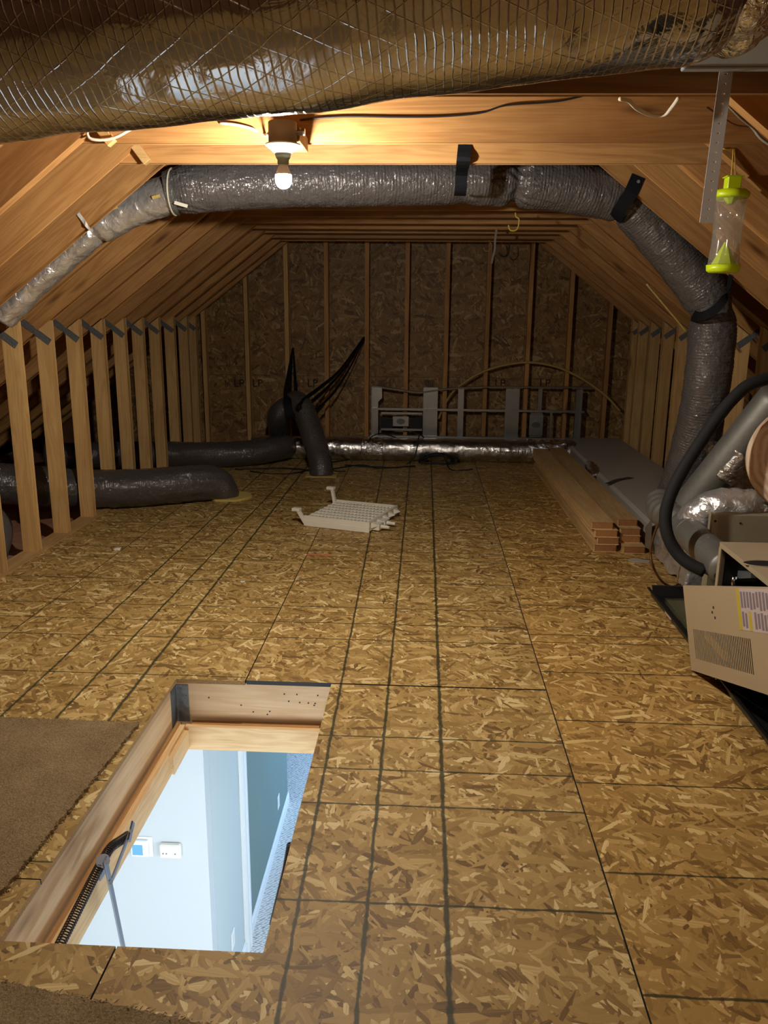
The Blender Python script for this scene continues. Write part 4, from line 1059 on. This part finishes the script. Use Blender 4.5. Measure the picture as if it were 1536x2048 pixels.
for yy, hh, dx in ((.02, .105, -.05), (Dp - .03, .16, -.02)):
    b = MB()
    p0 = R_(.005, yy, .02); p1 = R_(dx, yy, hh)
    dd = (p1 - p0).normalized(); b.obox((p0 + p1) / 2, dd, ey, dd.cross(ey), (p1 - p0).length / 2, .014, .011)
    b.obox(p1 + V((0, 0, .004)) - ex * .012, ex, ey, V((0, 0, 1)), .03, .02, .011)
    b.build('side_arm', M_WHITEP, rk, .002)
for j in range(5):
    y = .06 + j * (Dp - .12) / 4; p = R_(Wd, y, Ht * .6); b = MB().add([p + ey * .022 + V((0, 0, .02)), p - ey * .022 + V((0, 0, .02)), p - ey * .022 - V((0, 0, .02)), p + ey * .022 - V((0, 0, .02)), p + ex * .045], [(0, 1, 2, 3), (1, 0, 4), (2, 1, 4), (3, 2, 4), (0, 3, 4)]); b.build('tooth', M_WHITEP, rk)
for y in (.10, .21):
    b = MB()
    rbox(b, Wd, Wd + .05, y - .04, y + .04, .01, .05); b.rod(R_(Wd + .05, y, .03), R_(Wd + .11, y, .028), .014, 12, .010)
    b.build('peg', M_WHITEP, rk)
pc = empty('pencil', AZ(636, 1110), 'thin orange pencil lying on the floor near white rack', 'pencil')
p0, p1 = AZ(613, 1109.5, .0045), AZ(664, 1111, .0045)
MB().rod(p0, p1, .0045, 6).build('shaft', M_ORANGE, pc)
MB().rod(p0, p0 + (p0 - p1).normalized() * .02, .0042, 8, .001).build('tip', M_WHITEP, pc)

# ================================================================== LUMBER
def lumber(p0, ang, L, wd, h, label):
    e1 = V((math.sin(ang), math.cos(ang), 0)); e2 = V((math.cos(ang), -math.sin(ang), 0))
    o = board('lumber_board', p0, e1, e2, rect(L, wd), -h, M_LUM, None, .004)
    me = o.data; me.materials.append(M_LUMEND)
    for pl_ in me.polygons:
        if abs(pl_.normal.x) > .9: pl_.material_index = 1
    return tag(o, label, 'board', 'boards stacked beside the flat duct')
h = .0455
xa0 = 1.085
lumber((1.085, 5.02, .001), -.008, 2.82, .14, h, 'bottom board of left lumber stack on the floor')
lumber((1.104, 5.03, .001 + h), -.009, 2.84, .135, h, 'second board up in left lumber stack')
lumber((1.088, 5.035, .001 + 2 * h), -.012, 2.80, .14, h, 'third board up in left lumber stack')
lumber((1.068, 5.06, .001 + 3 * h), -.008, 2.78, .135, h, 'top board of left lumber stack')
lumber((1.262, 4.995, .001), -.006, 2.86, .135, h, 'bottom board of right lumber stack, jutting forward')
lumber((1.258, 5.08, .001 + h), -.006, 2.80, .125, h, 'second board up in right lumber stack')
lumber((1.258, 5.09, .001 + 2 * h), -.008, 2.82, .125, h, 'third board up in right lumber stack')
lumber((1.250, 5.14, .001 + 3 * h), -.010, 2.78, .125, h, 'top board of right lumber stack against flat duct')

# ================================================================== FURNACE CORNER
pan = empty('drain_pan', (1.6, 3.2, 0), 'long black plastic drain pan on floor under the furnace', 'pan')
X0, X1, Y0, Y1 = 1.235, 2.03, 2.0, 4.20; ph = .052
b = MB()
for lo, hi in (((X0, Y0, .002), (X1, Y1, .006)),): b.box(lo, hi)
b.build('pan_base', M_PAN, pan)
def wallp(p, q, out):
    p, q, out = V(p), V(q), V(out)
    b = MB(); b.prism([p, p + V((0, 0, ph)) - out * .02 * -1, p + V((0, 0, ph)) + out * .034, p + V((0, 0, ph - .006)) + out * .034, p + V((0, 0, ph - .006)) + out * .024, p + out * .006], q - p); b.build('pan_wall', M_PAN, pan)
wallp((X0, Y0, .002), (X0, Y1, .002), (-1, 0, 0)); wallp((X0, Y1, .002), (X1, Y1, .002), (0, 1, 0)); wallp((X1, Y0, .002), (X1, Y1, .002), (1, 0, 0)); wallp((X0, Y0, .002), (X1, Y0, .002), (0, -1, 0))
q = AZ(1325, 1228, .03); MB().obox((1.219, q.y, .03), (0, 1, 0), (0, 0, 1), (-1, 0, 0), .05, .012, .001).build('pan_sticker', plain('pale_sticker', srgb(215, 190, 180), .6), pan)
crumple_box('debris_film', (1.27, 3.6, .004), (1.40, 4.1, .03), 12, .01, plain('greenish_plastic_film', srgb(92, 88, 66), .25), pan, 20)

fu = empty('furnace', (1.65, 3.0, .07), 'beige horizontal furnace cabinet with open dark side at right edge', 'furnace')
XC, ZTp, YF1 = 1.32, .487, 3.57
b = MB(); b.box((XC, 2.0, ZTp - .004), (2.0, YF1, ZTp)).box((XC, 2.0, ZTp - .022), (XC + .004, YF1, ZTp - .004)); b.build('top_panel', M_BEIGE, fu)
MB().box((XC, YF1 - .004, .07), (2.0, YF1, ZTp - .004)).build('end_panel', M_BEIGE, fu)
MB().box((XC, 2.0, .07), (1.95, 2.004, ZTp - .023)).build('end_panel', M_BEIGE, fu)
MB().box((XC, YF1 - .028, .07), (XC + .004, YF1 - .004, ZTp - .022)).box((XC, 2.0, .07), (XC + .004, YF1 - .028, .09)).build('side_flange', M_BEIGE, fu)
MB().box((1.95, 2.0, .07), (2.0, YF1 - .004, ZTp - .004)).build('back_panel', M_DARKIN, fu)
MB().box((XC, 2.0, .06), (2.0, YF1, .07)).build('base_panel', M_DARKIN, fu)
MB().box((XC + .03, YF1 - .012, .09), (1.95, YF1 - .005, ZTp - .01)).build('inner_liner', M_DARKIN, fu)
for x, y in ((1.42, 2.4), (1.85, 2.4), (1.42, 3.4), (1.85, 3.4)): MB().box((x - .04, y - .04, .006), (x + .04, y + .04, .06)).build('support_block', M_DARKIN, fu)
q = AZ(1530, 1128, ZTp); n = 28
MB().prism([V((q.x + .085 * math.cos(2 * PI * i / n), q.y + .042 * math.sin(2 * PI * i / n), ZTp + .0004)) for i in range(n)], (0, 0, .0012)).build('knockout_opening', M_DARKIN, fu)
tube('opening_rim', [V((q.x + .086 * math.cos(2 * PI * i / n), q.y + .043 * math.sin(2 * PI * i / n), ZTp + .001)) for i in range(n + 1)], .003, M_BEIGED, fu, 6, raw=True)
xi = XC + .06
MB().prism([AX(1468, 1140, xi + .03), AX(1502, 1145, xi + .03), AX(1502, 1156, xi + .03), AX(1478, 1157, xi + .03), AX(1474, 1163, xi + .03)], (.08, 0, 0)).build('burner_bracket', plain('inner_grey_steel', (.30, .32, .34), .35, .6), fu)
MB().rod(AX(1449, 1121, xi), AX(1449, 1121, xi + .03), .014, 12).build('limit_switch', M_RED, fu)
cable('blue_wire', [AX(1449, 1124, xi), AX(1445, 1150, xi), AX(1448, 1166, xi), AX(1456, 1160, xi), AX(1455, 1140, xi), AX(1449, 1124, xi)], .003, plain('grey_blue_wire', srgb(95, 115, 140), .5), fu)
MB().rod(AX(1441, 1163, xi), AX(1449, 1162, xi), .006, 8).build('wire_connector', M_WHITEP, fu)
lathe('igniter', [(0, -.02), (.012, -.018), (.014, 0), (.012, .03), (0, .032)], AX(1467, 1166, xi + .01), plain('chrome', (.7, .7, .7), .15, 1), fu, 14)
# evaporator coil box behind
co = empty('coil_cabinet', (1.65, 3.9, .07), 'stained beige coil cabinet joined behind the furnace under insulation roll', 'cabinet')
MB().box((1.402, 3.90, .07), (2.04, 3.97, .528)).box((1.70, 3.97, .07), (2.04, 4.25, .36)).build('cabinet_body', M_BEIGED, co)
MB().box((1.395, 3.892, .38), (1.42, 3.8995, .53)).build('edge_flange', M_BEIGE, co)
MB().rod((1.408, 3.8918, .50), (1.408, 3.8905, .50), .006, 10).build('flange_hole', M_DARKIN, co)
MB().rod((1.53, 3.8995, .49), (1.53, 3.897, .49), .005, 8).build('screw', M_DARKIN, co)
for x in (1.7, 1.95): MB().box((x - .03, 3.92, .006), (x + .03, 4.15, .07)).build('support_block', M_DARKIN, co)

# front cover leaning beside the pan
BLp = V((1.152, 3.270, .004)); e1 = V((.009, -.947, .320)).normalized(); e2 = V((-.093, .318, .944)); e2 = (e2 - e1 * e2.dot(e1)).normalized(); nz = e1.cross(e2)
if nz.x > 0: nz = -nz
cv = empty('furnace_cover', BLp, 'loose beige furnace cover with vent slots leaning beside drain pan', 'cover')
Wc, Lc = .92, .357
def U(s, t, d=0.0): return BLp + e1 * s + e2 * t + nz * d
# plate with real slots
S0, S1, T0, T1 = .075, .665, .055, .178; NS = 36
cutx = [0, S0]
per = (S1 - S0) / NS
for i in range(NS): cutx += [S0 + per * (i + .5), S0 + per * (i + 1)]
cutx += [Wc]; cuty = [0, T0, T1, Lc]
v = [U(s, t) for t in cuty for s in cutx]; nxs = len(cutx); f = []
for j in range(3):
    for i in range(nxs - 1):
        if j == 1 and 1 <= i < nxs - 2 and (i - 1) % 2 == 0: continue
        f.append((j * nxs + i, j * nxs + i + 1, (j + 1) * nxs + i + 1, (j + 1) * nxs + i))
o = mesh('cover_plate', v, f, M_BEIGE, cv); md = o.modifiers.new('thick', 'SOLIDIFY'); md.thickness = .0015; md.offset = 0
b = MB(); b.obox(U(Wc / 2, .001, -.012), e1, nz, e2, Wc / 2, .012, .001).obox(U(Wc / 2, Lc - .001, -.012), e1, nz, e2, Wc / 2, .012, .001).obox(U(.001, Lc / 2, -.012), e2, nz, e1, Lc / 2, .012, .001)
b.build('folded_edge', M_BEIGE, cv)
MB().obox(U((S0 + S1) / 2, (T0 + T1) / 2, -.02), e1, e2, nz, (S1 - S0) / 2 + .02, (T1 - T0) / 2 + .015, .001).build('slot_shade_backing', plain('black_slot_shade', (.006, .005, .004), .8), cv)  # added black sheet, its colour stands in for shade behind the slots
for s, t in ((.335, .275), (.318, .256), (.342, .236)): MB().obox(U(s, t, .001), e1, e2, nz, .006, .005, .0006).build('screw_hole', M_DARKIN, cv)
# yellow fibre caught behind the slots
ribbon('fibre_strip', [U(.17, .165, -.012), U(.26, .13, -.012), U(.35, .095, -.012), U(.40, .09, -.012)], nz.cross(e1), .035, M_YTAG, cv, .003)
M_LAB = plain('pinkish_label_paper', srgb(205, 190, 190), .6); M_LABY = plain('yellow_label_stripe', srgb(205, 185, 60), .6); M_LABT = plain('grey_violet_label_print', srgb(140, 125, 135), .7)
ls0, ls1, lt0, lt1 = .575, .86, .205, .352
MB().obox(U((ls0 + ls1) / 2, (lt0 + lt1) / 2, .0014), e1, e2, nz, (ls1 - ls0) / 2, (lt1 - lt0) / 2, .0004).build('warning_label', M_LAB, cv)
MB().obox(U(ls0 + .016, (lt0 + lt1) / 2, .0021), e1, e2, nz, .013, (lt1 - lt0) / 2, .0003).obox(U(ls0 + .105, lt0 + .034, .0021), e1, e2, nz, .011, .033, .0003).build('label_stripe', M_LABY, cv)
b = MB()
for i in range(9):
    s = ls0 + .045 + i * .026
    for (ta, tb) in ((lt0 + .075, lt1 - .008), (lt0 + .008, lt0 + .066)):
        if abs(s - (ls0 + .105)) < .02 and ta < lt0 + .05: continue
        b.obox(U(s, (ta + tb) / 2 + random.uniform(-.003, .003), .0021), e1, e2, nz, .008, (tb - ta) / 2 - random.uniform(0, .006), .0003)
o = b.build('label_print', M_LABT, cv); o['kind'] = 'stuff'

# insulation roll
rc = V((1.79, 3.88, .528 + .268))
rl = lathe('insulation_roll', [(.0, 0), (.10, .002), (.19, 0.0), (.235, .006), (.256, .03), (.262, .07), (.262, .24), (.25, .28), (0, .29)], (0, 0, 0), M_ROLL, None, 72, (0, 1, 0), True,
           lambda u, z: 1 + .025 * noise.noise(V((math.cos(2 * PI * u) * 1.5, math.sin(2 * PI * u) * 1.5, z * 3))))
rl.location = rc; rl.rotation_euler = (0, 0, -.42); tag(rl, 'rolled pinkish tan fibreglass insulation with spiral end on beige cabinet', 'insulation')

# pipes and hoses
gp = empty('metal_pipe', AY(1360, 1040, 4.5), 'thick dull galvanised pipe slanting up to the right behind the hose', 'pipe')
P0, P1 = AY(1352, 1046, 4.62), AY(1560, 790, 4.35)
tube('pipe_body', [P0, P1], .098, M_GALV, gp, 48, .05)
tube('pipe_seam', [P0 + V((-.01, -.02, .095)), P1 + V((-.01, -.02, .095))], .004, M_GALV, gp, 6, .1)
tube('foil_patch', [P0.lerp(P1, .42) + V((.02, -.03, -.012)), P0.lerp(P1, .62) + V((.02, -.03, -.012))], .085, M_TAPE, gp, 30, .012, .008, 25)
g2 = empty('vent_pipe', AY(1380, 1075, 4.0), 'smooth galvanised vent pipe with coupling entering the furnace end', 'pipe')
VP = [AY(1330, 1022, 4.45), AY(1352, 1038, 4.35), AY(1390, 1072, 4.05), AY(1455, 1140, 3.62)]
tube('pipe_body', [AY(1368, 1052, 4.22), AY(1392, 1078, 4.0), AY(1455, 1140, 3.585)], .078, M_GALV, g2, 40, .03)
tube('coupling', [AY(1372, 1056, 4.19), AY(1384, 1068, 4.09)], lambda s: .084 + .003 * math.sin(s * 20), M_GALV, g2, 40, .01)
tube('crimped_elbow', [AY(1320, 1002, 4.62), AY(1322, 1020, 4.50), AY(1340, 1034, 4.36), AY(1370, 1054, 4.2)], lambda s: .075 + .005 * math.sin(s * 40), M_GALV, g2, 40, .008)
f1 = empty('foil_duct', AY(1440, 1010, 4.4), 'bent foil wrapped duct running right behind the coil cabinet', 'duct')
tube('duct_sleeve', [AY(1385, 1085, 4.16), AY(1390, 1045, 4.16), AY(1425, 1018, 4.14), AY(1470, 1014, 4.12), AY(1580, 1020, 4.12)], .095, M_FOIL, f1, 48, .01, .008, 18, lambda s, th: 1 + .02 * math.sin(s * 60))
f2 = empty('foil_duct', AY(1480, 940, 4.7), 'crumpled foil wrapped duct block left of the insulation roll', 'duct')
q = AY(1486, 950, 4.6)
crumple_box('foil_skin', (q.x - .13, 4.5, q.z - .15), (q.x + .3, 4.85, q.z + .15), 20, .035, M_TAPE, f2, 12)
tube('duct_elbow', [AY(1462, 925, 4.75), AY(1482, 880, 4.7), AY(1510, 850, 4.6), AY(1560, 820, 4.5)], .09, M_FOIL, f2, 40, .012, .004, 10)
MB().obox(AY(1441, 968, 4.5), (1, 0, 0), (0, 1, 0), (0, 0, 1), .022, .02, .028).build('red_cap', M_RED, f2, .008)
ho = empty('insulated_hose', AY(1405, 1138, 3.68), 'thick black foam insulated hose arching in front of the pipes', 'hose')
hp = [(2.5, 4.16, 1.02), (2.15, 4.14, 1.14), AY(1640, 741, 4.08), AY(1590, 744, 3.98), AY(1536, 757, 3.92), AY(1490, 775, 3.9), AY(1445, 822, 3.88), AY(1405, 878, 3.86), AY(1368, 936, 3.84), AY(1343, 985, 3.82), AY(1331, 1030, 3.80), AY(1335, 1070, 3.77), AY(1352, 1103, 3.74), AY(1376, 1126, 3.70), AY(1410, 1143, 3.66)]
tube('foam_sleeve', hp, .029, M_RUBBER, ho, 28, .015, .001, 20)
tube('inner_line', [AY(1405, 1139, 3.665), AY(1424, 1148, 3.62), AY(1438, 1151, 3.57)], .013, M_RUBBER, ho, 14, .015)
wire('copper_tube', [AY(1322, 1035, 4.3), AY(1308, 1070, 4.3), AY(1301, 1105, 4.3), AY(1307, 1135, 4.28), AZ(1325, 1164, .012), AZ(1350, 1177, .012), AZ(1372, 1182, .012)], .007, M_COPPER, 'thin brown tube drooping to floor beside the black hose', 'tube')

# ================================================================== CARPET SCRAPS + FLOOR LITTER
def carpet(loop, h, label):
    l = []
    for a, b_ in zip(loop, loop[1:] + loop[:1]):
        a, b_ = V((*a, 0)), V((*b_, 0)); n = max(1, int((b_ - a).length / .008))
        for i in range(n): l.append(a.lerp(b_, i / n) + V((random.uniform(-.004, .004), random.uniform(-.004, .004), 0)))
    o = MB().prism([p + V((0, 0, .001)) for p in l], (0, 0, h)).build('carpet_piece', M_CARPET)
    tag(o, label, 'carpet')
    e = MB()                                             # frayed loops along the cut edge
    for p in l[::1]:
        for _ in range(2):
            q = p + V((random.uniform(-.003, .006), random.uniform(-.006, .006), random.uniform(.002, h + .004)))
            e.rod(q, q + V((random.uniform(-.006, .012), random.uniform(-.008, .008), random.uniform(-.004, .006))), .0016, 3, .0006)
    fo = e.build('frayed_edge', M_CARPET, o); fo['kind'] = 'stuff'
    return o
carpet([(-2.1, 1.56), (-1.085, 1.66), (-1.06, 1.80), (-1.035, 2.2), (-1.012, 2.655), (-1.53, 2.664), (-2.1, 2.66)], .013, 'flat brown carpet offcut on floor left of the hatch')
carpet([(-1.4, .55), (.05, .55), (-.1, 1.33), (-.30, 1.378), (-.49, 1.406), (-.72, 1.448), (-.92, 1.481), (-1.4, 1.55)], .013, 'brown carpet offcut at bottom left corner below the hatch')
random.seed(5)
for px, py, s, mat, lab in ((485, 1165, .012, M_WHITEP, 'tiny white crumb on floor by left board lines'), (235, 1100, .02, M_WHITEP, 'pale smear of plaster dust near left studs'), (107, 1108, .008, M_WHITEP, 'white speck on floor at foot of left stud')):
    p = AZ(px, py); o = crumple_box('plaster_crumb', (p.x - s, p.y - s, .001), (p.x + s, p.y + s, .001 + s * .6), 2, s * .4, mat, None, 80); tag(o, lab, 'debris')
p = AZ(1262, 1121)
tag(MB().prism([AZ(1256, 1120), AZ(1266, 1117), AZ(1300, 1122), AZ(1298, 1126), AZ(1264, 1124)], (0, 0, .004)).build('foil_scrap', M_DUCTBOARD), 'flat grey scrap on floor in front of lumber stack', 'debris')

# ------------------------------------------------------------------ groups of repeats
GROUPS = {'hanger_strap': 'black duct hanger straps', 'black_cord': 'black cords on the back floor', 'screw_hook': 'hooks under the far ties',
          'carpet_piece': 'carpet offcuts by the hatch', 'wall_outlet': 'outlet plates in the hallway', 'electric_cable': 'cables among the ties',
          'plaster_crumb': 'crumbs on the floor', 'flex_duct': 'insulated flexible ducts', 'foil_duct': 'foil ducts'}
for o in list(S.objects):
    if o.parent is None and 'label' in o:
        gname = GROUPS.get(o.name.split('.')[0])
        if gname: o['group'] = gname
